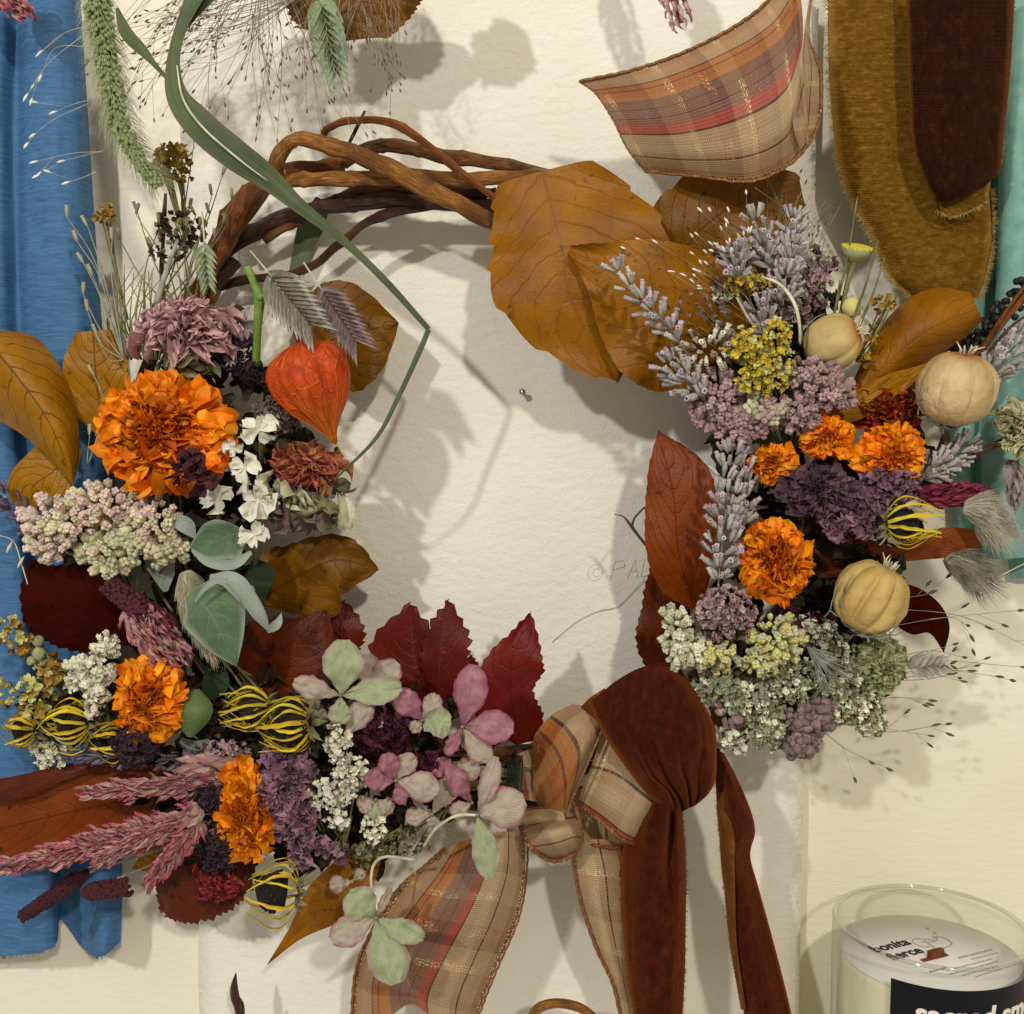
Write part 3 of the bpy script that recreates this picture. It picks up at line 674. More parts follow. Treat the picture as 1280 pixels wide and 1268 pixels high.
def braid(name_root, pts, mt='plaid_b', r=2.0, n=60):
    mb = MB(); q = [(x + .45 * math.sin(k * 2.1), y + .45 * math.cos(k * 2.1), d) for k, (x, y, d) in enumerate([cr(pts, i / n) for i in range(n + 1)])]
    px_tube(mb, q, r, 6, n * 2); return mb.build('braided_edge', M['braid'], name_root)
mk('braid', '#5a2c12', '#8a5424', '#d8a860', scale=900, rough=.4, bmp=.8, bd=.0008, vary=0, spec=.6)
braid(pt, [(724, 102, .0585), (800, 85, .0705), (880, 54, .0785), (948, 12, .0805), (990, -40, .0725)])
braid(pt, [(1006, 42, .081), (1024, 84, .079), (1027, 120, .077), (1023, 155, .076), (1011, 180, .078), (985, 207, .0745), (938, 227, .0705), (874, 221, .0625), (806, 214, .0525)])
braid(pt, [(724, 102, .0585), (745, 118, .0585), (766, 150, .0605), (784, 186, .0585), (806, 214, .0525)], r=1.0)

# ------------------------------------------------------------------ wreath ring of vines
ring = thing('vine_ring', 'twisted brown vine ring carrying the whole flower wreath', 'wreath', P(620, 610, .02))
def vine(pts, r, mt, n=60, lump=.35):
    mb = MB(); P3, RR = [], []
    rr = r if isinstance(r, list) else [r, r]
    for k in range(n + 1):
        t = k / n; x, y, d = cr(pts, t); jx = rr[0] * .28; P3.append(P(x + jx * nz(t * n * .16, pts[0][0]), y + jx * nz(t * n * .16, pts[0][1], 7), d))
        node = 1 + .16 * max(0, math.cos(t * 37 + pts[0][0])) ** 12
        RR.append(.86 * cr1(rr, t) * U(d) * node)
    mb.tube(P3, RR, 10, lump=lump)
    return mb.build('vine', M[mt], ring)
vine([(355, 228, .040), (420, 224, .046), (500, 222, .046), (600, 224, .044), (680, 220, .040), (735, 216, .038)], [9, 11, 10, 10, 8], 'vine_tan')
vine([(258, 330, .024), (330, 284, .030), (400, 260, .034), (480, 250, .036), (560, 252, .034), (640, 262, .030)], [11, 12, 12, 11], 'vine_dark')
vine([(268, 330, .032), (300, 275, .038), (335, 228, .044), (352, 190, .050), (372, 175, .054), (410, 182, .056), (462, 198, .058), (530, 234, .056), (600, 270, .050), (640, 290, .044)], [11, 12, 11, 10, 11, 12, 13, 12, 11], 'vine_tan', 80)
vine([(430, 205, .036), (455, 188, .040), (495, 181, .042), (545, 194, .042), (600, 201, .040), (660, 213, .036), (725, 230, .030)], [8, 9, 10, 10, 9], 'vine', 60)
vine([(402, 174, .046), (410, 160, .050), (440, 151, .056), (480, 152, .060), (520, 170, .062), (570, 212, .062), (620, 250, .056), (650, 275, .05)], [5, 5, 5.5, 5.5, 5], 'vine_red')
vine([(245, 372, .022), (300, 352, .026), (380, 338, .030), (425, 305, .034), (470, 272, .036), (540, 256, .034), (620, 240, .03)], [6, 6, 6, 7, 6], 'vine_dark')
vine([(248, 380, .036), (266, 325, .042), (288, 278, .045), (312, 244, .044), (360, 214, .038), (430, 206, .034)], [15, 15, 15, 13, 10], 'vine_red')
vine([(330, 300, .03), (420, 250, .034), (480, 235, .036), (560, 238, .036), (640, 245, .032)], [7, 8, 8, 7], 'vine')
mb = MB(); px_tube(mb, [(456, 139, .05), (446, 160, .05), (428, 196, .046)], [1.6, 2.6, 2], 6, 12); mb.build('twig', M['stem_dark'], ring)
for k in range(7):
    pts = []; ph = k * 1.7; off = R(-16, 16)
    for i in range(41):
        a = math.radians(-148 - 250 * i / 40 + (k % 3) * 6)
        rx = 418 + off + 24 * math.sin(a * 3 + ph); ry = 372 + off * .8 + 24 * math.sin(a * 3 + ph)
        pts.append((612 + rx * math.cos(a), 600 - ry * math.sin(a) * -1, .030 + .012 * math.cos(a * 3 + ph)))
    vine(pts, [9, 10, 9, 8, 9], ('vine_dark', 'vine', 'vine_dark')[k % 3], 140)

# ------------------------------------------------------------------ leaves
OC = 'leaf_ochre'
leaf('largest flat ochre leaf, at the top of the ring beside the bare vines', [(678, 214), (700, 300), (715, 380), (772, 477)], [66, 96, 125, 140, 138, 110, 60, 0], [60, 78, 88, 92, 88, 70, 40, 0], [.060, .064, .064, .056], OC, serr=3.4, nser=6, wave=8, fold=-.06, lat=1.6)
leaf('ochre leaf overlapping the largest leaf, behind the curved lavender sprig', [(912, 452), (850, 400), (780, 350), (712, 312)], [40, 84, 96, 88, 62, 30, 6], [40, 84, 92, 80, 58, 30, 6], [.054, .066, .070, .070], OC, serr=1.0, wave=6)
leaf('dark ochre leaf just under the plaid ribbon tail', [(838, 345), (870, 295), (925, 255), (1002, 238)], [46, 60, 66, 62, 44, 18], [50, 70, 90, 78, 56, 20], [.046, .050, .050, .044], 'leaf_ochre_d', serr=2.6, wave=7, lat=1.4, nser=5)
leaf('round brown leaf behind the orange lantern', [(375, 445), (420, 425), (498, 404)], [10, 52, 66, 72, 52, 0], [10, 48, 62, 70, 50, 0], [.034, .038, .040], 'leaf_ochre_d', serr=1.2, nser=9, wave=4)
leaf('large rolled golden leaf at the far left with dark side veins', [(-22, 418), (20, 470), (62, 530), (92, 604)], [10, 46, 52, 42, 26, 0], [10, 62, 58, 40, 24, 0], [.060, .066, .066, .060], 'leaf_gold', curl=-1.1, wave=2, lat=1.4)
leaf('small golden leaf below the rolled one at the far left', [(100, 560), (66, 590), (40, 612), (60, 640)], [4, 26, 30, 20, 0], [4, 34, 36, 26, 0], [.050, .054, .054, .05], 'leaf_gold', wave=2)
leaf('upright golden leaf between the blue ribbon and the big marigold', [(128, 540), (120, 470), (116, 414)], [10, 38, 42, 36, 20], [10, 34, 40, 38, 26], [.050, .052, .052], 'leaf_gold', wave=3)
leaf('golden leaf tip showing under the pale pink sedum', [(160, 640), (120, 660), (82, 672)], [4, 16, 18, 12, 0], [4, 16, 18, 12, 0], [.04, .042, .04], 'leaf_gold', wave=1)
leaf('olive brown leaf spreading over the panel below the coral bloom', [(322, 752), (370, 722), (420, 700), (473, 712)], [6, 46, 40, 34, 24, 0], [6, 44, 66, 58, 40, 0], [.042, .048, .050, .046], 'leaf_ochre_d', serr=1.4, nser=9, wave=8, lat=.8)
leaf('blackish maroon leaf beside the blue ribbon', [(172, 800), (120, 775), (70, 740), (38, 700)], [6, 36, 52, 58, 38, 0], [6, 44, 58, 50, 24, 0], [.056, .062, .060, .054], 'leaf_maroon', serr=3, wave=4)
leaf('red brown leaf under the sage leaf and yellow rays', [(270, 852), (320, 830), (372, 800), (408, 764)], [6, 44, 50, 40, 20, 0], [6, 40, 52, 52, 40, 0], [.042, .050, .054, .050], 'leaf_brown', serr=2.5, wave=4)
leaf('small dark wine leaf tucked above the tallest hydrangea sepal', [(430, 840), (428, 800), (430, 752)], [6, 22, 28, 22, 0], [6, 18, 28, 22, 0], [.038, .042, .040], 'leaf_wine', serr=3, nser=8, wave=2)
leaf('broad wine red leaf with a left lobe behind the hydrangea', [(545, 880), (520, 830), (512, 756)], [10, 42, 56, 46, 0], [10, 34, 36, 28, 0], [.040, .044, .046], 'leaf_wine', serr=4, nser=10, wave=3)
leaf('paler ribbed wine leaf overlapping the broad one', [(548, 884), (550, 820), (560, 752)], [8, 20, 24, 18, 0], [8, 32, 36, 30, 0], [.044, .050, .048], 'leaf_wine', serr=4, nser=10, wave=2, lat=.8)
leaf('narrow dark leaf between the wine leaf and the bright red leaf', [(600, 900), (594, 860), (588, 818)], [3, 14, 12, 0], [3, 14, 14, 0], [.042, .044, .042], 'leaf_red', serr=2, wave=1)
leaf('bright red pointed leaf standing up beside the bow', [(652, 930), (640, 880), (640, 826), (663, 766)], [10, 38, 42, 36, 16, 0], [24, 36, 28, 42, 30, 0], [.046, .054, .056, .052], 'leaf_red', serr=2.2, nser=14, wave=3)
leaf('long rust leaf with clear side veins at the inner right', [(872, 762), (850, 700), (842, 620), (823, 539)], [6, 34, 40, 38, 26, 0], [6, 34, 46, 54, 46, 0], [.050, .058, .058, .054], 'leaf_rust', serr=1.0, wave=3, lat=1.2)
leaf('crumpled brown leaf between the rust leaf and the velvet bow', [(832, 850), (830, 790), (824, 730), (818, 684)], [16, 36, 26, 12, 0], [16, 36, 34, 22, 0], [.036, .042, .044, .040], 'leaf_brown', serr=2, wave=4)
leaf('rolled ochre leaf under the frayed end of the velvet ribbon', [(1046, 518), (1100, 464), (1160, 414), (1222, 386)], [3, 16, 32, 46, 46, 22], [3, 14, 24, 32, 30, 16], [.058, .066, .072, .068], OC, curl=-.95, wave=4)
leaf('thin ochre leaf edge just above the right marigolds', [(1000, 532), (1060, 508), (1110, 480), (1175, 440)], [4, 10, 12, 10, 2], [4, 18, 22, 18, 2], [.060, .066, .066, .06], 'leaf_gold', wave=4)
leaf('dark brown leaf in shade behind the upper right pod', [(1110, 480), (1160, 450), (1218, 408)], [6, 26, 24, 0], [6, 30, 30, 0], [.044, .046, .044], 'leaf_brown', wave=3)
leaf('brown leaf tip poking out under the black eyed flower', [(1110, 696), (1160, 684), (1200, 676), (1240, 668)], [6, 16, 20, 14, 0], [6, 14, 18, 18, 0], [.050, .056, .058, .054], 'leaf_rust', wave=2)
leaf('maroon leaf pointing down outside the lower right pod', [(1100, 740), (1140, 756), (1172, 780), (1180, 816)], [6, 22, 20, 12, 0], [6, 30, 32, 14, 0], [.046, .050, .050, .046], 'leaf_maroon', wave=3)
leaf('dark brown leaf lying between the two right marigolds', [(1000, 700), (1050, 694), (1130, 690)], [4, 22, 26, 18, 0], [4, 26, 26, 14, 0], [.044, .048, .046], 'leaf_brown', wave=3)
leaf('long rust brown leaf at the lower left under the pink spikes', [(240, 985), (160, 1000), (70, 1020), (-30, 1044)], [10, 46, 52, 48, 40], [10, 44, 56, 54, 40], [.044, .052, .054, .050], 'leaf_rust', fold=-.1, wave=4)
leaf('folded edge of a brown leaf above the long rust leaf', [(140, 952), (80, 966), (30, 984), (-20, 992)], [3, 9, 12, 12], [3, 10, 16, 16], [.058, .060, .060, .058], 'leaf_brown', wave=2)
leaf('saw toothed brown leaf at the bottom below the red petals', [(320, 1056), (270, 1090), (226, 1126), (206, 1142)], [16, 46, 46, 26, 4], [10, 44, 50, 36, 4], [.040, .046, .046, .042], 'leaf_brown', serr=4, nser=18, wave=2)
leaf('ochre brown pointed leaf hanging at the bottom beside the plaid tail', [(474, 1062), (432, 1104), (392, 1146), (334, 1206)], [6, 26, 34, 26, 8, 0], [6, 26, 30, 28, 12, 0], [.046, .056, .058, .050], 'leaf_ochre', wave=5, fold=.25)
leaf('small yellow leaf between the dark cones and the pink spikes', [(215, 1060), (190, 1075), (165, 1086)], [4, 16, 12, 0], [4, 14, 12, 0], [.036, .038, .036], 'leaf_gold', wave=1)
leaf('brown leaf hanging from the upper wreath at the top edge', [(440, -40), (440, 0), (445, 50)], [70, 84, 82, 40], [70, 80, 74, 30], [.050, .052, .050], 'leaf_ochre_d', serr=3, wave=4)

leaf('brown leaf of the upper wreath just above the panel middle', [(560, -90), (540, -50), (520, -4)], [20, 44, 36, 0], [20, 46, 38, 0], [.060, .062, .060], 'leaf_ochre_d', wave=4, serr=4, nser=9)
b = MB(); px_tube(b, [(836, 716, .050), (814, 690, .054), (800, 672, .056), (788, 656, .056), (779, 646, .055), (768, 643, .054)], [1.6, 1.6, 2.0, 2.2, 1.0, .6], 5, 26); px_tube(b, [(790, 660, .056), (793, 648, .057), (806, 634, .056)], [1.6, 1.2], 5, 10)
tag(b.build('bare_twig', M['stem_dark']), 'curled dark twig sticking out beside the rust leaf', 'twig')
SG = 'sage leaves in the wreath'
def sage(label, **k): return leaf(label, name='sage_leaf', group=SG, **k)
s1 = sage('largest sage green leaf with a curled pale rim', mid=[(238, 742), (262, 766), (296, 834)], wl=[10, 40, 48, 30, 0], wr=[10, 28, 36, 26, 0], d=[.080, .084, .078], mt='leaf_sage', curl=.12, wave=2)
leaf('', [(262, 722), (296, 730), (322, 762), (336, 788)], [4, 12, 10, 7, 2], [4, 10, 12, 10, 2], [.086, .090, .088, .084], 'leaf_sage_p', name='curled_rim', parent=s1, curl=-.4)
leaf('', [(244, 752), (258, 734), (276, 728), (300, 752)], [1, 3, 3, 1], [1, 3, 3, 1], [.088, .091, .091, .088], 'leaf_sage_p', name='curled_rim', parent=s1, nt=20, ns=4)
leaf('', [(334, 790), (346, 780), (352, 766)], [2, 6, 4, 0], [2, 6, 5, 0], [.083, .086, .084], 'leaf_sage_p', name='curled_rim', parent=s1, curl=.4, nt=16, ns=6)
s2 = sage('cupped sage leaf below the white flowers', mid=[(302, 664), (280, 672), (240, 690)], wl=[16, 30, 24, 6], wr=[4, 18, 26, 8], d=[.076, .080, .076], mt='leaf_sage', curl=.3, wave=2)
leaf('', [(240, 688), (262, 702), (290, 704), (314, 690)], [2, 4, 5, 5, 2], [2, 6, 8, 8, 3], [.083, .086, .086, .084], 'leaf_sage_p', name='curled_rim', parent=s2, curl=.3, nt=24, ns=6)
sage('pale sage leaf edge left of the cupped one', mid=[(212, 650), (228, 656), (244, 672)], wl=[4, 10, 12, 2], wr=[4, 8, 8, 2], d=[.074, .078, .076], mt='leaf_sage_p', curl=.4)
sage('grey green leaf peeping out under the cream sedum buds', mid=[(182, 690), (198, 704), (206, 740)], wl=[6, 20, 18, 4], wr=[6, 16, 14, 2], d=[.056, .060, .056], mt='leaf_sage_p', curl=.3)
sage('rolled glossy green leaf beside the lower left marigold', mid=[(246, 862), (244, 890), (238, 922)], wl=[4, 18, 22, 14, 2], wr=[6, 22, 28, 24, 4], d=[.074, .082, .078], mt='leaf_green', curl=-.5)
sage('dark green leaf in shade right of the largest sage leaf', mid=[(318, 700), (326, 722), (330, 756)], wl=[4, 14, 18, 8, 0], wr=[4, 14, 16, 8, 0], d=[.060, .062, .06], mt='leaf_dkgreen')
sage('grey curled leaf scrap right of the lower left marigold base', mid=[(226, 925), (245, 935), (262, 925)], wl=[3, 8, 8, 2], wr=[3, 10, 10, 2], d=[.062, .066, .064], mt='leaf_sage_p', curl=.5)
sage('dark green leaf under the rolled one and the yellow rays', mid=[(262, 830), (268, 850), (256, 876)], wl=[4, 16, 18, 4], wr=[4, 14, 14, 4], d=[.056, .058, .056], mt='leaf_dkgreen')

# long grass blades
mb = MB()
leaf_into(mb, [(254, -30), (228, 30), (219, 78), (226, 122), (252, 158), (296, 196), (334, 224), (372, 256), (428, 300), (482, 352), (536, 412)],
          [16, 9, 6, 9, 18, 20, 19, 14, 8, 5, 4.5, 3.5], [14, 8, 10, 16, 19, 20, 17, 12, 8, 5, 4, 3.2], [.088, .096, .100, .100, .098, .094, .088, .084, .080, .076, .072], nt=110, ns=10, fold=-.22, wave=.6)
leaf_into(mb, [(536, 412), (524, 440), (500, 492), (470, 548), (418, 600)], [3.2, 3.6, 3.2, 2.4, 1.2], [3.2, 3.4, 3, 2.4, 1.2], [.072, .073, .074, .076, .074], nt=40, ns=4, fold=-.5)
bl = tag(mb.build('long_grass', M['blade']), 'long green grass blade sweeping from the top and sharply kinked', 'blade', 'grass blades')
mb = MB(); px_tube(mb, [(221, 82, .1006), (229, 124, .1008), (254, 160, .099), (297, 198, .095), (334, 226, .0890)], [1.0, 1.5, 1.5, 1.2, .6], 5, 50); mb.build('midrib', M['straw'], bl)
mb = MB(); leaf_into(mb, [(146, 10), (160, 44), (186, 72), (216, 106)], [2, 7, 8, 3, 2], [2, 8, 7, 4, 2], [.090, .092, .094, .097], nt=36, ns=6, fold=-.4)
tag(mb.build('long_grass', M['blade']), 'short dark twisted grass blade beside the green foxtail', 'blade', 'grass blades')
mb = MB(); leaf_into(mb, [(276, -30), (250, 6), (230, 40)], [10, 11, 6, 1], [10, 10, 6, 1], [.084, .088, .092], nt=24, ns=6, fold=.3)
tag(mb.build('long_grass', M['leaf_dkgreen']), 'dark underside of a grass blade at the top edge', 'blade', 'grass blades')
mb = MB(); leaf_into(mb, [(404, 250), (388, 285), (366, 350)], [10, 14, 16, 12, 6], [10, 14, 16, 12, 6], [.016, .018, .018], nt=24, ns=6, fold=-.2)
tag(mb.build('long_grass', M['blade']), 'green grass blade passing behind the vines near the lantern', 'blade', 'grass blades')
# ------------------------------------------------------------------ small shared shapes (unit size)
def proto_grid(fn, nu, nv):
    v = []; f = []; uv = []
    for j in range(nv + 1):
        for i in range(nu + 1):
            v.append(Vector(fn(i / nu, j / nv))); uv.append((i / nu, j / nv))
    for j in range(nv):
        for i in range(nu):
            a = j * (nu + 1) + i; f.append((a, a + 1, a + nu + 2, a + nu + 1))
    return v, f, uv
def petal_proto(seed, w=.42, ruf=.16, bend=.35, cup=.3, nu=5, nv=6, notch=.12, prof=(.25, .6, .9, 1.0, .8), twist=0.0, frill=0.0):
    def fn(u, v):
        s = u * 2 - 1; ww = w * cr1(prof, v)
        x = s * ww * (1 - .12 * abs(s) * nz(v * 3, seed))
        y = v - bend * .25 * v * v + notch * v * v * nz(s * 3.1 + seed, seed * 2.3)
        z = -bend * v * v * .6 + cup * ww * s * s + ruf * v * (nz(s * 2.2 + seed * 7, v * 2.5) * 1.6 + .5 * math.sin(s * 5 + seed * 3 + v * 3)) + frill * v * v * math.sin(s * 10 + seed * 5)
        if twist:
            a = twist * v; x, z = x * math.cos(a) - z * math.sin(a), x * math.sin(a) + z * math.cos(a)
        return (x, y, z)
    return proto_grid(fn, nu, nv)
def lathe_proto(prof, seg=8, lump=0.0, seed=0.0, rib=0, ribamp=0.0):
    v = []; f = []; uv = []; n = len(prof)
    for j, (r, z) in enumerate(prof):
        for q in range(seg):
            a = 2 * math.pi * q / seg
            k = 1 + lump * nz(math.cos(a) * 1.7 + seed, math.sin(a) * 1.7, z * 2) + ribamp * math.cos(a * rib)
            v.append(Vector((r * k * math.cos(a), r * k * math.sin(a), z))); uv.append((q / seg, j / (n - 1)))
    for j in range(n - 1):
        for q in range(seg):
            a = j * seg + q; b = j * seg + (q + 1) % seg; f.append((a, b, b + seg, a + seg))
    return v, f, uv
def merge(*ps):
    v = []; f = []; uv = []
    for p in ps:
        b = len(v); v += p[0]; uv += p[2]; f += [tuple(i + b for i in q) for q in p[1]]
    return v, f, uv
def xf(p, Mx): return [Mx @ q for q in p[0]], p[1], p[2]

PR = {}
for k in range(8): PR['petal%d' % k] = petal_proto(k * 3.7 + 1, w=.34 + .025 * k, ruf=.20 + .03 * (k % 3), bend=.2 + .12 * (k % 4), nu=8, nv=7, notch=.14, prof=(.16, .42, .74, .96, 1.0, .72), frill=.11)
for k in range(6): PR['crisp%d' % k] = petal_proto(k * 5.1 + 2, w=.36, ruf=.45, bend=.1 + .2 * (k % 3), cup=.9, notch=.3, twist=.8 * (k - 2.5) / 2.5)
for k in range(6): PR['strap%d' % k] = petal_proto(k * 2.9 + 3, w=.22, ruf=.26, bend=.55, cup=1.2, notch=.1, prof=(.5, .8, 1, .9, .45), twist=.5 * (k - 2.5))
for k in range(5): PR['quill%d' % k] = petal_proto(k * 2.3 + 4, w=.17, ruf=.14, bend=.2 + .12 * k, cup=1.4, notch=.04, nu=4, nv=4, prof=(.6, .95, 1, .7, .12))
for k in range(4): PR['scale%d' % k] = petal_proto(k * 1.3 + 5, w=.24, ruf=.05, bend=.12, cup=.8, notch=.02, nu=4, nv=5, prof=(.55, .95, .9, .5, .06))
for k in range(4): PR['bead%d' % k] = lathe_proto([(.12, -.5), (.38, -.36), (.5, 0), (.40, .3), (.2, .46), (.03, .42)], 7, .45, k * 3.3)
for k in range(4): PR['calyx%d' % k] = lathe_proto([(.04, 0), (.11, .12), (.17, .42), (.18, .70), (.14, .86), (.19, 1.0), (.07, .93)], 10, .45, k * 2.1, 5, .13)
for k in range(4):
    ps = []
    for q in range(5):
        pp = petal_proto(k * 9 + q * 2.2, w=.46, ruf=.25, bend=-.4, cup=.5, nu=3, nv=3, notch=.1, prof=(.35, .85, 1, .6))
        ps.append(xf(pp, Matrix.Rotation(q * 2 * math.pi / 5 + R(-.15, .15), 4, 'Z') @ Matrix.Rotation(R(.1, .9), 4, 'X') @ Matrix.Scale(R(.38, .55), 4)))
    ps.append(xf(PR['bead0'], Matrix.Scale(.3, 4))); PR['star%d' % k] = merge(*ps)
for k in range(4):
    ps = []
    for q in range(5):
        pp = petal_proto(k * 7 + q * 1.9, w=.42, ruf=.55, bend=.2, cup=.8, nu=3, nv=3, notch=.3, prof=(.4, .9, 1, .8))
        ps.append(xf(pp, Matrix.Rotation(q * 2 * math.pi / 5 + R(-.5, .5), 4, 'Z') @ Matrix.Rotation(R(.3, 1.2), 4, 'X') @ Matrix.Scale(R(.45, .7), 4)))
    PR['crumple%d' % k] = merge(*ps)
for k in range(3): PR['knob%d' % k] = merge(lathe_proto([(.04, -.9), (.20, -.5), (.34, -.1), (.38, .2), (.30, .38)], 7, .3, k), *[xf(PR['bead%d' % (q % 4)], Matrix.Translation((.2 * math.cos(q * 1.57 + k), .2 * math.sin(q * 1.57 + k), .38)) @ Matrix.Scale(.36, 4)) for q in range(4)])
PR['seed0'] = lathe_proto([(.02, -.5), (.13, -.3), (.2, 0), (.12, .3), (.01, .5)], 5)
KN = {}
for k in PR: KN.setdefault(k.rstrip('0123456789'), []).append(k)
_mc = {}
def PM(key, mt):
    """one mesh per shape and material, shared by every copy"""
    if (key, mt) not in _mc:
        b = MB(); b.add(PR[key], Matrix.Identity(4)); _mc[(key, mt)] = b.mesh(key.rstrip('0123456789'), M[mt])
    return _mc[(key, mt)]
def pick(fam): return rng.choice(KN[fam])
GA = math.pi * (3 - math.sqrt(5))

# ------------------------------------------------------------------ flower builders
def bloom(name, label, x, y, d, rx, ry, n, fam='petal', mt='marigold', mt_in='marigold_in', normal=(0, -1, 0), cat='flower', group=None, part='petal',
          lmin=.34, lmax=.62, inner=.35, tmax=100, famin=None, depth=.55, wid=1.0):
    """ruffled head: petals from a core, short and upright in the middle, long and spread at the rim"""
    c = P(x, y, d); u = U(d); nrm = Vector(normal).normalized()
    ax = Vector((1, 0, 0)); ax = (ax - nrm * ax.dot(nrm)).normalized(); ay = nrm.cross(ax)
    if ay.z < 0: ay = -ay
    root = thing(name, label, cat, c - nrm * u * rx * .3, group)
    Rm = u * (rx + ry) / 2
    for i in range(n):
        q = (i + .5) / n; th = math.radians(tmax) * q ** .62; ph = i * GA + R(-.25, .25)
        rad = ax * math.cos(ph) * rx * u / Rm + ay * math.sin(ph) * ry * u / Rm
        dr = (nrm * math.cos(th) * depth * 1.6 + rad * math.sin(th)); drn = dr.normalized()
        isin = q < inner
        ln = Rm * (lmin + (lmax - lmin) * q) * R(.7, 1.3)
        tipr = Rm * (.30 + .70 * q ** .55) * R(.80, 1.12)
        tip = c + rad * math.sin(th) * tipr + nrm * math.cos(th) * Rm * depth
        zn = (nrm + rad * (.2 - .6 * math.cos(th)) + Vector((R(-.4, .4), R(-.4, .4), R(-.4, .4)))).normalized()
        x_ = drn.cross(zn).normalized(); zn = x_.cross(drn)
        rot = Matrix((x_, drn, zn)).transposed().to_4x4() @ Matrix.Rotation(R(-.6, .6), 4, 'Y')
        f = (famin or fam) if isin else fam
        s = ln
        inst(part, PM(pick(f), mt_in if isin else mt), TRS(tip - drn * s, rot, s * wid * R(.65, 1.25), s, s * R(.8, 1.6)), root)
    b = MB(); b.add(PR['bead1'], TRS(c - nrm * Rm * .12, frame(nrm), Rm * .8, Rm * .8, Rm * .55)); b.build('flower_core', M[mt_in], root)
    return root

def cluster(name, label, blobs, d, fam, mt, size, dome=.010, cat='flower', group=None, part='floret', stem=None, stem_mt='stem_olive', joined=False, nst=10, flat=1.0):
    """head of many florets on branching stems; blobs = (x, y, rx, ry, n) in photo px"""
    x0, y0 = blobs[0][0], blobs[0][1]
    mts = mt if isinstance(mt, (list, tuple)) else [mt]
    root = thing(name, label, cat, P(x0, y0, d), group); jb = {m: MB() for m in mts}; tips = []
    for (cx, cy, rx, ry, n) in blobs:
        for i in range(n):
            r = math.sqrt((i + .5) / n); a = i * GA + R(-.3, .3)
            ex, ey = r * math.cos(a) * R(.9, 1.08), r * math.sin(a) * R(.9, 1.08)
            x, y = cx + ex * rx, cy + ey * ry
            dd = d + dome * (1 - r * r) + R(-.0018, .0018)
            nrm = Vector((ex * 1.0, -(1.15 - .75 * r) * flat, -ey * 1.0)) + Vector((R(-.25, .25), R(-.2, .2), R(-.25, .25)))
            s = size * U(dd) * R(.58, 1.32); m = mts[int(R(0, len(mts) - .001))]; fm = fam if isinstance(fam, str) else rng.choice(fam)
            mx = TRS(P(x, y, dd), frame(nrm, spin=R(0, 6.3)), s)
            if joined: jb[m].add(PR[pick(fm)], mx)
            else: inst(part, PM(pick(fm), m), mx, root)
            tips.append((x, y, dd))
    if joined:
        for m in mts: jb[m].build(part + 's', M[m], root, kind='stuff')
    if stem:
        sb = MB()
        for k in range(nst):
            t = tips[int(R(0, len(tips) - .001))]; mx_ = (stem[0] * .5 + t[0] * .5 + R(-4, 4), stem[1] * .5 + t[1] * .5 + R(-4, 4), (stem[2] + t[2]) / 2 - .004)
            px_tube(sb, [stem, mx_, (t[0], t[1], t[2] - .001)], [1.5, .8], 4, 6)
        sb.build('stem', M[stem_mt], root)
    return root

def spike(name, label, a, b, r, n, fam, mt, size, cat='flower', group=None, part='calyx', tilt=.9, taper=.45, stem=None, core=True, core_mt=None, wid=1.0, front=True, stem_mt='stem_grey', whorl=0, joined=False, jit=.22, curve=None):
    """pieces set all round a stalk from photo point a (base) to b (tip)"""
    pts = [a] + (curve or []) + [b]
    root = thing(name, label, cat, P(*a), group); L = [P(*cr(pts, k / 12)) for k in range(13)]
    jb = MB(); mts = mt if isinstance(mt, (list, tuple)) else [mt]
    for i in range(n):
        t = (i + R(.2, .8)) / n
        if whorl: t = (math.floor(t * whorl) + .35 + R(-.12, .12)) / whorl
        x, y, d = cr(pts, t); p = P(x, y, d); q = P(*cr(pts, min(t + .08, 1))); p1 = P(*cr(pts, max(t - .08, 0))); ax = (q - p1).normalized()
        s1 = ax.orthogonal().normalized(); s2 = ax.cross(s1); ph = i * GA + R(-.3, .3)
        rad = s1 * math.cos(ph) + s2 * math.sin(ph)
        if front and rad.y > .55: rad.y *= -1
        rr = r * U(d) * (1 - taper * t ** 1.6) * (.55 + .45 * min(1, t * 6))
        tl = tilt * (1 - .55 * t) * R(.8, 1.2)
        dr = (ax * math.cos(tl) + rad * math.sin(tl) + Vector((R(-1, 1), R(-1, 1), R(-1, 1))) * jit).normalized(); s = size * U(d) * R(.7, 1.25) * (1 - .3 * t)
        base = p + rad * max(rr - s * math.sin(tl) * .9, 0)
        x_ = dr.cross(rad).normalized(); zn = x_.cross(dr)
        if KN['calyx'][0].startswith(fam) or fam in ('bead', 'crumple', 'star', 'knob', 'seed'): rot = frame(dr, spin=R(0, 6.3)); mx = TRS(base, rot, s * wid, s * wid, s)
        else: mx = TRS(base, Matrix((x_, dr, zn)).transposed().to_4x4() @ Matrix.Rotation(R(-.4, .4), 4, 'Y'), s * wid, s, s)
        m = mts[int(R(0, len(mts) - .001))]
        if joined: jb.add(PR[pick(fam)], mx)
        else: inst(part, PM(pick(fam), m), mx, root)
    if joined: jb.build(part + 's', M[mts[0]], root, kind='stuff')
    sb = MB()
    if core:
        sb.tube(L, [max(r * .45 * (1 - .7 * k / 12), .8) * U(a[2]) for k in range(13)], 7); sb.build('spike_core', M[core_mt or mts[0]], root); sb = MB()
    if stem: px_tube(sb, stem + [a], [1.8, 1.5], 5, 14)
    if not core: px_tube(sb, pts, [1.4, .8], 5, 12)
    if sb.v: sb.build('stem', M[stem_mt], root)
    return root

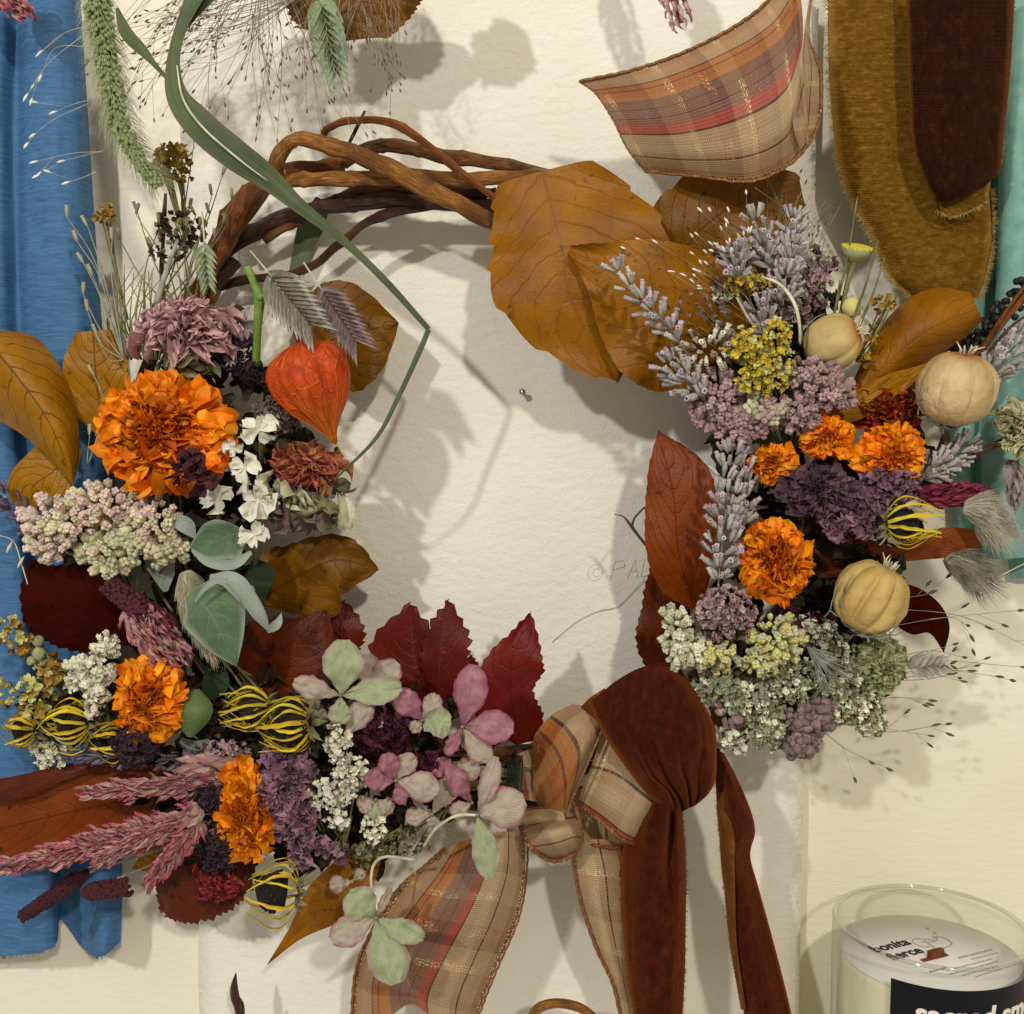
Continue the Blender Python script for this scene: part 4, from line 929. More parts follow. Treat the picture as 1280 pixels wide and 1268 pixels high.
def hairs(mb, pts, r0, n, ln, ang=.6, w=.28, droop=0.0, front=True):
    for i in range(n):
        t = R(0.02, 1); x, y, d = cr(pts, t); p = P(x, y, d); q = P(*cr(pts, min(t + .05, 1))); p1 = P(*cr(pts, max(t - .05, 0)))
        ax = (q - p1).normalized(); s1 = ax.orthogonal().normalized(); s2 = ax.cross(s1); ph = R(0, 6.283)
        rad = s1 * math.cos(ph) + s2 * math.sin(ph); u = U(d); l = ln * u * R(.6, 1.15)
        rr = r0 * u * math.sin(math.pi * min(max(.12 + .8 * t, .05), .95)) ** .6
        a = ang * R(.6, 1.3); dr = ax * math.cos(a) + rad * math.sin(a); b0 = p + rad * rr
        mb.tube([b0, b0 + dr * l * .5, b0 + (dr + ax * .25).normalized() * l + Vector((0, 0, -droop * l))], [w * u, w * u * .8, w * u * .35], 3, cap=False)

def rudbeckia(label, base, tip, r, n, cone=.4, open_=0.0, wpx=3.2, grp='black eyed flowers with curled yellow rays', conepos=.22, spread=6.283, ph0=0.0):
    """head whose thin dry rays arch from the calyx like a cage; base and tip are photo points"""
    A, B = P(*base), P(*tip); ax = (B - A); Ln = ax.length; ax.normalize(); u = U(base[2])
    s1 = Vector((0, -1, 0)); s1 = (s1 - ax * s1.dot(ax)).normalized(); s2 = ax.cross(s1)
    root = thing('black_eyed_flower', label, 'flower', A, grp)
    for i in range(n):
        ph = ph0 + spread * (i + R(-.3, .3)) / n; rad = s1 * math.cos(ph) + s2 * math.sin(ph); tan = ax.cross(rad)
        k = r * u * R(.7, 1.14); le = Ln * R(.70, .92); tw = R(-.7, .7); op = open_ * R(.2, 1.3); wp = wpx * R(.5, .95); kk = R(.95, 1.1); b = MB()
        def fn(uu, v):
            bulge = max(math.sin(math.pi * min(.10 + .84 * v * kk, .99)), .02) ** .8
            rr = k * (bulge * (1 - op * v) + op * v * 1.25)
            c = A + ax * (le * (v - .10 * math.sin(v * 3.1)) * (1 - op * .5)) + rad * rr + tan * (tw * k * v * v)
            c = c + (tan * nz(v * 5, ph * 9) + rad * nz(v * 6, ph * 7, 3)) * k * .05
            ww = wp * u * (1 + .5 * nz(v * 6, ph * 11)) * (1 - .6 * v ** 3) * (.7 + .3 * min(1, v * 5))
            return c + tan * (uu - .5) * 2 * ww + rad * (abs(uu - .5) * ww * 1.3)
        b.grid(fn, 4, 16); b.build('ray', M['ray_yellow'], root)
    b = MB(); b.add(lathe_proto([(.05, -.5), (.8, -.45), (1, 0), (.85, .5), (.5, .9), (.02, 1.05)], 12, .12), TRS(A + ax * Ln * conepos, frame(ax), r * u * cone, r * u * cone, r * u * cone * 1.1))
    dk = b.build('dark_cone', M['disc_black'], root)
    for i in range(60):
        q = (i + .5) / 60; th = 1.6 * q ** .6; ph = i * GA; dr = ax * math.cos(th) + (s1 * math.cos(ph) + s2 * math.sin(ph)) * math.sin(th)
        if i < 1: bb = MB()
        bb.add(PR['bead%d' % (i % 4)], TRS(A + ax * Ln * conepos + dr * r * u * cone * 1.02, frame(dr), r * u * cone * .22))
    bb.build('cone_florets', M['disc_black'], dk, kind='stuff')
    for i in range(9):
        ph = i * 2 * math.pi / 9; rad = s1 * math.cos(ph) + s2 * math.sin(ph); dr = (rad * .8 - ax * R(.1, .9)).normalized(); x_ = dr.cross(ax).normalized(); zn = x_.cross(dr); s = r * u * R(.5, .75)
        inst('calyx_bract', PM(pick('scale'), 'bract_olive'), TRS(A + rad * r * u * .15, Matrix((x_, dr, zn)).transposed().to_4x4(), s, s, s), root)
    return root

def pod(label, x, y, d, r, axis, mt, ribs=8, ribamp=.08, threads=10, thr_dir=None):
    """papery balloon pod: swollen segments, puckered crown, thread bracts at the base"""
    c = P(x, y, d); u = U(d); ax = Vector(axis).normalized(); rot = frame(ax)
    root = thing('seed_pod', label, 'seed pod', c - ax * r * u, 'papery seed pods'); b = MB(); seg = ribs * 10; nv = 30
    def fn(uu, v):
        th = math.pi * (.03 + .92 * v); a = uu * 2 * math.pi
        g = abs(math.sin(a * ribs / 2)) ** .55
        k = (1 - ribamp * 1.6 * (1 - g) * math.sin(th)) * (1 + .045 * nz(math.cos(a) * 2, math.sin(a) * 2, v * 5 + x) + .022 * nz(math.cos(a) * 7, math.sin(a) * 7, v * 16 + x))
        rr = math.sin(th) ** .86 * k; z = -math.cos(th) * .96
        if v > .9: rr *= 1 - .45 * (v - .9) / .1; z -= .06 * (v - .9) / .1
        return c + (rot @ Vector((rr * math.cos(a), rr * math.sin(a), z))) * r * u
    b.grid(fn, seg, nv); sh_ = b.build('pod_shell', M[mt], root)
    b = MB()
    for q in range(ribs):
        a = (q) * 2 * math.pi / ribs
        pts = []
        for k in range(13):
            v = .06 + .86 * k / 12; th = math.pi * (.03 + .92 * v); rr = math.sin(th) ** .86 * (1 - ribamp * 1.5 * math.sin(th)) + .008; pts.append(c + (rot @ Vector((rr * math.cos(a), rr * math.sin(a), -math.cos(th) * .96))) * r * u)
        b.tube(pts, .6 * u, 4)
    b.build('seam', M['seam'], sh_)
    b = MB()
    for q in range(ribs):
        a = q * 2 * math.pi / ribs + R(-.2, .2); p0 = c + ax * r * u * .86; rd = rot @ Vector((math.cos(a), math.sin(a), 0)); l = r * u * R(.25, .5)
        b.tube([p0 + rd * r * u * .12, p0 + rd * l * .5 + ax * l * .5, p0 + rd * l * R(.4, 1) + ax * l * R(.6, 1)], [1.6 * u, 1.2 * u, .4 * u], 4)
    b.build('crown', M['sedum_cream'], root)
    b = MB()
    for q in range(threads):
        a = R(0, 6.28); p0 = c - ax * r * u * .9; rd = rot @ Vector((math.cos(a), math.sin(a), 0)); rd.y = -abs(rd.y) * .6; l = r * u * R(.7, 1.4); pts = []
        for k in range(9):
            t = k / 8; pts.append(p0 + rd * (r * u * 1.02 * math.sin(t * 1.7)) + ax * (l * t * t - .12 * r * u) + Vector((nz(t * 3, q), -.2 * t, nz(t * 3, q + 9))) * r * u * .25)
        b.tube(pts, [1.3 * u, 1.2 * u, 1.1 * u, 1 * u, .9 * u, .8 * u, .7 * u, .6 * u, .4 * u], 4)
        for e in range(2):
            k = 4 + e * 2; dv = Vector((R(-1, 1), R(-.6, .1), R(-1, 1))).normalized() * r * u * .35; b.tube([pts[k], pts[k] + dv * .6, pts[k] + dv + ax * r * u * .1], [.8 * u, .7 * u, .3 * u], 3)
    if threads: b.build('thread_bracts', M['stem_grey'], root)
    return root

def floret4(label, centre, sepals, mt='sepal_green', stem=None):
    """hydrangea floret; sepals = (tipx, tipy, half width, depth rise, material or None)"""
    root = thing('hydrangea_floret', label, 'flower', P(*centre), 'hydrangea florets')
    for k, (tx, ty, wd, dz, m2) in enumerate(sepals):
        x, y, d = centre; mx, my = (x + tx) / 2 + R(-2, 2), (y + ty) / 2 + R(-2, 2)
        leaf('', [(x, y), (mx, my), (tx, ty)], [1, wd * .42, wd * .86, wd, wd * .84, wd * .3], [1, wd * .42, wd * .86, wd, wd * .84, wd * .3], [d, d + dz * .8 + .001, d + dz], m2 or mt, name='sepal', parent=root, nt=20, ns=14, wave=3.0, crin=3.6, serr=1.0, nser=4, curl=R(-.4, .4))
    b = MB(); b.add(PR['bead0'], TRS(P(centre[0], centre[1], centre[2] + .0012), Matrix.Identity(4), 5 * U(centre[2]))); b.build('flower_eye', M['bract_olive'], root)
    if stem:
        b = MB(); px_tube(b, stem + [(centre[0], centre[1], centre[2] - .0005)], [2.2, 1.8], 6, 20); b.build('stem', M['straw'], root)
    return root
# ------------------------------------------------------------------ flowers of the wreath
MG = 'dried orange marigolds'
bloom('marigold', 'largest orange marigold, at the upper left of the ring', 206, 541, .078, 93, 80, 150, lmax=.82, normal=(.05, -1, .12), group=MG, famin='crisp')
bloom('marigold', 'orange marigold left of the rolled green leaf', 186, 876, .080, 50, 64, 105, lmax=.8, normal=(-.05, -1, .05), group=MG, famin='crisp')
bloom('marigold', 'tall narrow orange marigold between pink spikes and violet statice', 310, 1014, .082, 43, 76, 100, lmax=.8, normal=(.05, -1, 0), group=MG, famin='crisp')
bloom('marigold', 'small orange marigold at the left of the right marigold group', 964, 580, .074, 36, 32, 46, lmax=.95, normal=(-.3, -1, .1), group=MG, famin='crisp', inner=.2)
bloom('marigold', 'orange marigold under the mauve sedum, above the purple bloom', 1032, 546, .076, 42, 34, 56, lmax=.95, normal=(-.1, -1, .2), group=MG, famin='crisp', inner=.2)
bloom('marigold', 'bright orange marigold below the upper right pod', 1112, 570, .078, 52, 46, 60, lmax=.9, normal=(.1, -1, -.1), group=MG, famin='crisp', inner=.2)
bloom('marigold', 'dull rust coloured marigold just left of the upper right pod', 1108, 512, .062, 56, 36, 80, normal=(.1, -1, .2), group=MG, fam='crisp', mt='marigold_d', mt_in='marigold_d')
bloom('marigold', 'round orange marigold at the right, above the mauve button head', 970, 702, .082, 52, 62, 105, lmax=.8, normal=(-.05, -1, .05), group=MG, famin='crisp')

bloom('zinnia', 'faded pink zinnia above the largest marigold', 232, 412, .070, 78, 52, 120, fam='strap', mt='pink_dry', mt_in='pink_dry', normal=(0, -.8, .5), group='crumpled dried blooms', lmin=.42, lmax=.64, depth=.75, wid=.95)
cluster('flower_calyx', 'olive scaly calyx under the faded pink zinnia', [(238, 456, 42, 14, 30)], .064, 'scale', 'bract_olive', 26, cat='flower', part='bract')
bloom('zinnia', 'coral and brown dried bloom beside the white flowers', 386, 584, .066, 56, 42, 60, fam='strap', mt='coral_dry', mt_in='coral_dry', lmax=.85, normal=(.2, -.9, .4), group='crumpled dried blooms', depth=.6, wid=1.3)
cluster('flower_calyx', 'striped olive calyx under the coral bloom', [(376, 626, 52, 24, 40)], .060, 'strap', ['bract_olive', 'mauve_brown', 'oregano'], 46, part='bract')
bloom('strawflower', 'pale green papery bloom under the lower right pod', 1098, 835, .064, 46, 46, 80, fam='petal', mt='green_dry', mt_in='green_dry', normal=(.2, -1, -.2), group='crumpled dried blooms', depth=.6, wid=1.1)
bloom('strawflower', 'yellowish spiral bloom cut by the right edge', 1272, 536, .058, 36, 40, 80, fam='strap', mt='cream_dry', mt_in='cream_dry', normal=(.3, -1, .2), group='crumpled dried blooms', depth=.7, wid=1.2)
bloom('purple_bloom', 'dark purple crumpled bloom between the right marigolds', 1020, 612, .084, 50, 38, 60, fam='crisp', mt='purple_dry', mt_in='purple_dry', normal=(-.1, -1, .1), group='crumpled dried blooms', wid=1.4)
bloom('red_bloom', 'dark red shrivelled petals above the saw toothed leaf', 270, 1104, .062, 40, 36, 60, fam='strap', mt='red_dry', mt_in='red_dry', normal=(-.1, -1, -.2), group='crumpled dried blooms', wid=1.2)
cluster('purple_bloom', 'nearly black petals on the lower edge of the largest marigold', [(243, 592, 26, 13, 14)], .094, 'crisp', 'cone_wine', 22, part='petal', dome=.003)
cluster('purple_bloom', 'single dark magenta petal above the pale green bloom', [(1005, 772, 16, 10, 8)], .062, 'crisp', 'magenta_dk', 24, part='petal', dome=.003)

# orange lantern and its green stalk
c0, c1 = P(376, 426, .078), P(420, 556, .074); ax = (c1 - c0); Ln = ax.length; ax.normalize()
root = thing('orange_lantern', 'orange papery lantern husk hanging below grey grass spikelets', 'lantern', c0)
s1 = Vector((1, 0, 0)); s1 = (s1 - ax * s1.dot(ax)).normalized(); s2 = ax.cross(s1); b = MB(); u_ = U(.076)
prof = [.10, .62, .92, 1.0, .97, .84, .62, .36, .14, .03]
def lan(uu, v):
    a = uu * 2 * math.pi; g = abs(math.sin(a * 2.5 + .5)) ** .6
    r = cr1(prof, v) * 53 * u_ * (1 - .16 * (1 - g)) * (1 + .04 * nz(math.cos(a) * 2, math.sin(a) * 2, v * 4))
    z = Ln * (v - .09 * math.exp(-((v) / .1) ** 2) * -1 * 0 ) + (-.10 * Ln * math.sin(min(v * 5, 1) * 1.57) * (1 - v) if v < .6 else 0) * .6
    return c0 + ax * z + (s1 * math.cos(a) * 1.0 + s2 * math.sin(a) * .85) * r - Vector((8 * u_ * v * (1 - v) * 2, 0, 0))
b.grid(lan, 60, 40); hk_ = b.build('husk', M['lantern'], root)
b = MB()
for q in range(10):
    a = (q + .2) * 2 * math.pi / 10
    b.tube([Vector(lan((a / 2 / math.pi) % 1, .03 + .95 * k / 16)) + (s1 * math.cos(a) + s2 * math.sin(a)) * .00015 for k in range(17)], .55 * u_, 4)
mk('lantern_vein', '#bc4a0a', '#cf6216', scale=100, bmp=0, vary=0); b.build('vein', M['lantern_vein'], hk_)
b = MB(); px_tube(b, [(356, 388, .070), (364, 408, .076), (374, 428, .079)], [2.2, 3], 6, 10); b.build('stalk', M['vine_red'], root)
b = MB(); px_tube(b, [(309, 334, .080), (318, 356, .080), (324, 372, .079), (322, 410, .074), (320, 456, .066)], [5, 4.6, 6.5, 5, 5], 8, 24, )
px_tube(b, [(323, 374, .080), (334, 366, .082)], [4, 2], 6, 4)
tag(b.build('green_stalk', M['stem_green']), 'cut fresh green stalk beside the orange lantern', 'stem')

# seed pods
pod('yellowish balloon pod among the yarrow at the upper right', 1041, 428, .070, 36, (.75, -.45, .35), 'pod_g', 6, .09, 4)
pod('round beige balloon pod at the right beside the teal ribbon', 1196, 486, .080, 48, (.12, -.25, .95), 'pod', 8, .055, 14)
pod('ribbed beige balloon pod below the black eyed flower', 1088, 746, .080, 47, (.45, -.15, .85), 'pod_tan', 9, .16, 14)

# white papery flowers
for (x, y, s, lb) in ((324, 536, 34, 'white papery flower nearest the orange lantern'), (306, 584, 30, 'white papery flower right of the largest marigold'),
                      (322, 624, 36, 'widest white papery flower, below the others in the middle'), (272, 622, 30, 'white papery flower touching the marigold underside'),
                      (318, 668, 30, 'lowest white papery flower on its own pale stalk'), (290, 560, 18, 'small white flower between marigold and coral bloom')):
    root = thing('white_flower', lb, 'flower', P(x, y, .074), 'white papery flowers')
    for q in range(5):
        a = q * math.pi / 2.5 + R(-.4, .4); dr = Vector((math.cos(a), R(-.6, .2), math.sin(a) * .85)).normalized(); zn = Vector((R(-.5, .5), -1, R(-.5, .5)))
        x_ = dr.cross(zn).normalized(); zn = x_.cross(dr); l = s * U(.08) * R(.62, .85)
        inst('petal', PM(pick('crisp'), 'white_dry'), TRS(P(x, y, .084), Matrix((x_, dr, zn)).transposed().to_4x4(), l * 1.0, l * .95, l * .6), root)
    b = MB(); px_tube(b, [(x + R(-4, 6), y + 46, .056), (x + 2, y + 20, .072), (x, y, .083)], [3.4, 2.6, 2.2], 6, 8); b.build('stem', M['bract_olive'], root)

# hydrangea
G_, K_, X_ = 'sepal_green', 'sepal_pink', 'sepal_mix'
floret4('pale green hydrangea floret with one tall round sepal', (426, 870, .082), [(429, 800, 26, .004, G_), (367, 852, 15, .004, X_), (502, 858, 19, .004, G_), (427, 906, 16, .003, G_)])
floret4('pinkish hydrangea sepal just below the tall green floret', (430, 922, .080), [(462, 874, 16, .003, X_), (412, 924, 12, -.004, X_)])
floret4('dull green hydrangea sepals behind the tall floret', (462, 862, .070), [(497, 828, 19, .002, X_), (460, 818, 18, .002, X_), (500, 852, 14, 0, X_)])
floret4('small brownish pink sepals left of the tall green floret', (392, 896, .066), [(386, 868, 12, .002, X_), (406, 888, 10, .001, X_)])
floret4('pink hydrangea floret with a yellow green folded sepal', (528, 901, .080), [(494, 864, 17, .004, K_), (546, 868, 13, .001, X_), (564, 902, 20, .004, G_), (514, 914, 9, .002, X_)])
floret4('largest pink hydrangea floret, below the bright red leaf', (578, 909, .084), [(592, 831, 22, .004, K_), (642, 910, 22, .004, K_), (612, 952, 16, .002, X_), (558, 944, 9, .006, K_)])
floret4('rosy hydrangea floret in the middle of the bunch', (495, 976, .088), [(456, 972, 15, .003, K_), (482, 942, 14, .005, K_), (518, 944, 14, .004, X_), (548, 990, 20, .004, X_), (502, 1006, 10, -.002, K_)])
floret4('beige hydrangea sepals behind the rosy floret', (540, 1018, .078), [(570, 968, 15, .003, X_), (508, 1024, 13, 0, X_), (545, 1030, 10, 0, X_)])
floret4('narrow pink hydrangea sepals right of the rosy floret', (590, 1004, .082), [(560, 956, 13, .004, K_), (566, 1020, 12, .0, X_)])
floret4('hydrangea floret with long hanging green sepal near the knot', (597, 1019, .090), [(656, 1000, 27, .004, X_), (620, 946, 13, .004, X_), (612, 1099, 17, .003, G_)], stem=[(530, 1058, .074), (545, 1036, .084), (570, 1020, .090)])
floret4('pale pink sepals tucked under the largest pink floret', (566, 972, .078), [(598, 952, 16, .003, X_), (545, 950, 14, .003, K_), (556, 992, 13, .002, X_)])
floret4('greenish sepals between the rosy floret and the white tuft', (470, 1000, .076), [(448, 1010, 13, .002, X_), (478, 1024, 14, .003, G_), (492, 1012, 11, .003, X_)])
floret4('lowest pale green hydrangea floret over the plaid tail', (470, 1148, .086), [(434, 1118, 24, .003, G_), (414, 1176, 20, .003, X_), (530, 1172, 16, .004, G_), (496, 1230, 27, .004, G_), (489, 1110, 6, .002, X_)], stem=[(520, 1075, .07), (478, 1072, .078), (464, 1095, .084)])
floret4('small pale sepal above the lowest floret', (440, 1102, .074), [(412, 1106, 12, .002, X_), (455, 1088, 8, .002, X_)])

# pink sedum and cream buds
cluster('sedum', 'wide pale pink sedum head below the largest marigold', [(72, 652, 44, 34, 60), (128, 632, 52, 26, 64), (188, 652, 40, 32, 52), (60, 682, 26, 20, 22)], .070, 'knob', ['sedum_pink', 'sedum_pink', 'sedum_cream'], 14, stem=(130, 720, .05), group='sedum heads', dome=.010)
cluster('sedum', 'cream budded sedum sprays below the wide pink head', [(125, 686, 28, 14, 16), (170, 676, 34, 18, 24), (208, 686, 26, 16, 20), (138, 708, 24, 12, 14)], .066, 'knob', ['sedum_cream', 'oregano'], 19, stem=(170, 750, .05), group='sedum heads')
cluster('sedum', 'dusky purple sedum patch below the orange lantern', [(352, 516, 34, 22, 60)], .058, 'crumple', 'mauve_brown', 13, group='sedum heads', joined=True)
for (x, y, s, lb) in ((287, 450, 20, 'fuzzy dark seed head under the pink zinnia'), (312, 462, 17, 'second fuzzy dark seed head nearer the lantern'), (300, 428, 14, 'small dark seed head right of the pink zinnia')):
    cluster('seed_burr', lb, [(x, y, s, s, 40)], .060, 'quill', 'cone_dark', 14, joined=True, group='dark fuzzy seed heads', cat='seed head', part='bristle')

# cones, spikes
cluster('seed_burr', 'dark purple bristly head under the lower left marigold', [(168, 932, 28, 26, 70)], .078, 'quill', 'cone_dark', 17, joined=True, group='dark fuzzy seed heads', cat='seed head', part='bristle')
cluster('seed_burr', 'dark bristly head left of the tall narrow marigold', [(262, 1000, 22, 20, 90)], .074, 'crumple', 'cone_dark', 11, joined=True, group='dark fuzzy seed heads', cat='seed head', part='bead')
cluster('seed_burr', 'dark beaded head under the pink spikes near the red petals', [(274, 1056, 26, 32, 130)], .074, 'crumple', 'cone_dark', 11, joined=True, group='dark fuzzy seed heads', cat='seed head', part='bead')
CN = 'burgundy cone spikes'
spike('burgundy_cone', 'plump burgundy cone above the pink tuft', (222, 796, .070), (134, 730, .074), 21, 190, 'bead', 'cone_wine', 10, group=CN, part='bead', tilt=1.3, taper=.35, joined=True, cat='cone')
spike('burgundy_cone', 'long drooping burgundy cone over the blue ribbon', (108, 1092, .050), (28, 1146, .056), 15, 170, 'bead', 'cone_wine', 9, group=CN, part='bead', tilt=1.3, taper=.4, joined=True, stem=[(205, 1060, .05)], cat='cone')
spike('burgundy_cone', 'short thick burgundy cone in front of the ribbon fold', (104, 1116, .058), (163, 1108, .060), 15, 130, 'bead', 'cone_wine', 9, group=CN, part='bead', tilt=1.3, taper=.1, joined=True, stem=[(250, 1056, .06)], cat='cone')
CE = 'pink feathery spikes'
spike('pink_spike', 'upper pink feathery spike pointing left over the rust leaf', (286, 976, .074), (112, 990, .070), 23, 150, 'quill', ['celosia', 'celosia_pale'], 27, group=CE, part='bract', tilt=1.3, taper=.7, wid=.62)
spike('pink_spike', 'longest pink feathery spike reaching the left edge', (214, 1032, .076), (8, 1084, .072), 26, 210, 'quill', ['celosia', 'celosia', 'celosia_pale'], 29, group=CE, part='bract', tilt=1.3, taper=.65, wid=.62)
spike('pink_spike', 'pink feathery spike overlapping the longest one', (250, 1012, .082), (124, 1074, .080), 22, 120, 'quill', ['celosia', 'celosia_pale'], 27, group=CE, part='bract', tilt=1.3, taper=.65, wid=.62)
spike('pink_spike', 'short pink feathery spike pointing down over the dark head', (248, 1024, .084), (188, 1102, .080), 20, 80, 'quill', 'celosia', 28, group=CE, part='bract', tilt=1.25, taper=.6, wid=.62)
spike('pink_spike', 'fluffy pale pink tuft above the lower left marigold', (168, 758, .070), (216, 826, .074), 32, 110, 'quill', ['celosia_pale', 'celosia'], 32, group=CE, part='bract', tilt=1.15, taper=.2, wid=.62)
spike('pink_spike', 'dusty pink leafy bracts at the base of the spikes', (300, 958, .072), (240, 960, .074), 20, 24, 'scale', 'celosia_pale', 36, group=CE, part='bract', tilt=.8, taper=.4, wid=1.2)
spike('pink_spike', 'magenta feathery spike near the teal ribbon', (1148, 618, .060), (1226, 618, .062), 20, 80, 'quill', 'celosia_mag', 22, group=CE, part='bract', tilt=.85, taper=.5, wid=1.2)
spike('pink_spike', 'grey pink spike tip at the top edge left of the plaid ribbon', (800, -130, .056), (852, 28, .060), 26, 120, 'quill', 'celosia_pale', 22, group=CE, part='bract', tilt=.8, taper=.5)
spike('pink_spike', 'pink spike tip in the upper left corner', (-14, -30, .05), (30, 14, .05), 22, 50, 'quill', 'celosia', 26, group=CE, part='bract', tilt=.8, taper=.5)

# black eyed flowers
rudbeckia('curled yellow rays right of the rolled green leaf', (336, 884, .082), (264, 888, .082), 28, 17, cone=.72)
rudbeckia('yellow ray cage beside the tall hydrangea floret', (388, 902, .088), (314, 912, .086), 42, 19, cone=.68)
rudbeckia('yellow ray cage left of the lower left marigold', (112, 904, .074), (44, 908, .074), 34, 18, cone=.66)
rudbeckia('yellow ray cage nearest the left edge', (46, 912, .066), (-4, 914, .066), 26, 15, cone=.66)
rudbeckia('loose greenish yellow rays under the lower left marigold', (156, 926, .070), (100, 930, .074), 26, 9, cone=.3, open_=.3)
rudbeckia('black eyed flower with sparse rays at the bottom of the wreath', (372, 1118, .090), (286, 1112, .094), 38, 12, cone=.62, open_=.35, conepos=.3)
rudbeckia('black eyed flower with twisted yellow rays at the right', (1108, 656, .086), (1196, 650, .090), 33, 15, cone=.6, open_=.25, conepos=.2)

# statice, small white heads
cluster('statice', 'violet statice beside the tall narrow marigold', [(360, 962, 30, 28, 40), (362, 1010, 30, 34, 48), (384, 1048, 18, 30, 24), (338, 990, 20, 30, 20)], .076, 'crumple', 'violet', 22, group='statice heads', stem=(420, 1075, .05))
cluster('statice', 'three small violet florets on stalks below the white tufts', [(418, 1066, 16, 8, 6)], .074, 'crumple', 'violet', 18, group='statice heads', stem=(440, 1020, .06), nst=6)
cluster('statice', 'deep magenta statice between hydrangea florets', [(482, 912, 38, 28, 70), (540, 955, 16, 14, 14)], .070, 'crumple', 'magenta_dk', 17, group='statice heads', joined=True)
cluster('statice', 'violet statice left of the magenta spike', [(1082, 628, 44, 24, 50), (1062, 652, 36, 18, 30), (1112, 606, 36, 18, 36)], .076, 'crumple', 'violet', 20, group='statice heads')
cluster('white_tuft', 'creamy white tuft left of the rosy hydrangea floret', [(424, 932, 13, 32, 34), (440, 966, 22, 20, 34), (412, 994, 26, 18, 36), (420, 1022, 14, 12, 12)], .082, 'star', ['white_bud', 'white_bud', 'white_dry'], 12, group='small white tufts', stem=(430, 1050, .06), dome=.006)
cluster('white_tuft', 'small creamy tuft below the rosy floret', [(466, 1038, 13, 18, 22)], .078, 'star', 'oregano_w', 12, group='small white tufts', stem=(470, 1080, .05), dome=.005)
cluster('white_tuft', 'tall white tuft left of the lower left marigold', [(118, 846, 24, 34, 60), (134, 806, 14, 14, 18), (98, 842, 16, 18, 16), (116, 884, 8, 12, 8)], .072, ['crumple', 'star', 'knob'], ['white_bud', 'white_bud', 'oregano_w'], 15, group='small white tufts', stem=(140, 930, .05), part='bud', dome=.008)
cluster('white_tuft', 'greyish white tuft below the left yellow cages', [(62, 944, 26, 12, 30)], .060, 'star', 'oregano_w', 12, group='small white tufts', dome=.005)
cluster('herb_sprig', 'straw yellow buds at the far left above the cages', [(34, 866, 34, 16, 24), (68, 838, 22, 14, 16), (22, 800, 22, 16, 12), (14, 780, 10, 8, 5), (46, 890, 20, 8, 10)], .058, 'star', ['yarrow_pale', 'gold_head'], 17, group='small herb heads', stem=(110, 900, .045), cat='herb')
cluster('herb_sprig', 'pale green oval buds under the blackish maroon leaf', [(44, 816, 16, 22, 5)], .060, 'bead', 'green_dry', 16, group='small herb heads', stem=(120, 870, .045), cat='herb')
cluster('herb_sprig', 'tiny mauve florets under the curled yellow rays', [(282, 938, 30, 10, 26)], .066, 'crumple', 'mauve', 12, joined=True, group='small herb heads', cat='herb')
cluster('herb_sprig', 'dry olive sprigs below the rosy hydrangea', [(500, 1054, 40, 14, 24), (450, 1066, 26, 10, 14)], .060, 'crumple', 'bract_olive', 14, group='small herb heads', cat='herb', stem=(560, 1010, .05))

# upper right: yarrow, mauve sedum, lavender
cluster('yarrow', 'bright yellow yarrow at the upper right', [(938, 432, 30, 22, 50), (962, 462, 34, 30, 66), (974, 418, 14, 18, 20), (940, 476, 18, 14, 18)], .080, 'star', ['yarrow', 'yarrow', 'yarrow_pale'], 12, group='yarrow heads', stem=(990, 540, .05), dome=.008)
cluster('yarrow', 'small mustard yarrow higher up among lavender', [(934, 352, 26, 13, 36)], .068, 'star', ['yarrow', 'gold_head'], 11, group='yarrow heads', dome=.005, stem=(970, 420, .05))
SD = 'sedum heads'
cluster('sedum', 'mauve sedum under the yellow yarrow on its left', [(898, 500, 34, 40, 70), (920, 536, 26, 28, 40)], .070, 'knob', 'mauve', 14, group=SD, stem=(970, 560, .05))
cluster('sedum', 'mauve sedum right of the yellow yarrow', [(1016, 470, 30, 24, 44), (1042, 492, 26, 22, 36), (1000, 516, 24, 24, 34)], .074, 'knob', 'mauve', 14, group=SD, stem=(985, 570, .05))
cluster('sedum', 'olive green unopened sedum below the yarrow', [(960, 516, 26, 22, 24)], .072, 'knob', ['oregano', 'mauve'], 20, group=SD, stem=(985, 570, .05))
cluster('sedum', 'pale brown budded spray left of the yarrow', [(894, 436, 36, 18, 40)], .072, 'calyx', ['oregano_w', 'mauve'], 16, group=SD, stem=(960, 470, .06), part='bud')
cluster('herb_sprig', 'brown pink herb mass below the upright lavender', [(990, 376, 42, 30, 60), (930, 330, 40, 22, 40), (900, 366, 24, 22, 30), (1014, 340, 26, 28, 36)], .056, 'crumple', ['mauve_brown', 'oregano', 'mauve'], 16, group='small herb heads', cat='herb', stem=(980, 430, .04))
cluster('herb_sprig', 'loose spray of tiny brown florets against the ochre leaf', [(868, 390, 42, 26, 22)], .078, 'star', 'mauve_brown', 10, group='small herb heads', cat='herb', stem=(930, 440, .06), nst=16)
LV = 'lavender sprigs'
def lav(label, a, b, r=18, n=26, size=26, mt='lavender', **k): return spike('lavender_sprig', label, a, b, r, int(n * 1.15), 'calyx', mt, size * .82, group=LV, cat='lavender', tilt=.85, taper=.35, core=False, wid=.85, jit=.38, **k)
lav('curved lavender sprig lying over the ochre leaf', (850, 430, .086), (763, 326, .090), 18, 34, 28, stem=[(880, 470, .07)], curve=[(826, 398, .088), (796, 370, .090)], whorl=7)
lav('stubby lavender head at the lower edge of the ochre leaf', (880, 498, .078), (828, 446, .080), 24, 34, 28, whorl=5)
lav('upright lavender spike left of the one at the panel edge', (966, 340, .070), (938, 264, .074), 20, 30, 27, whorl=5)
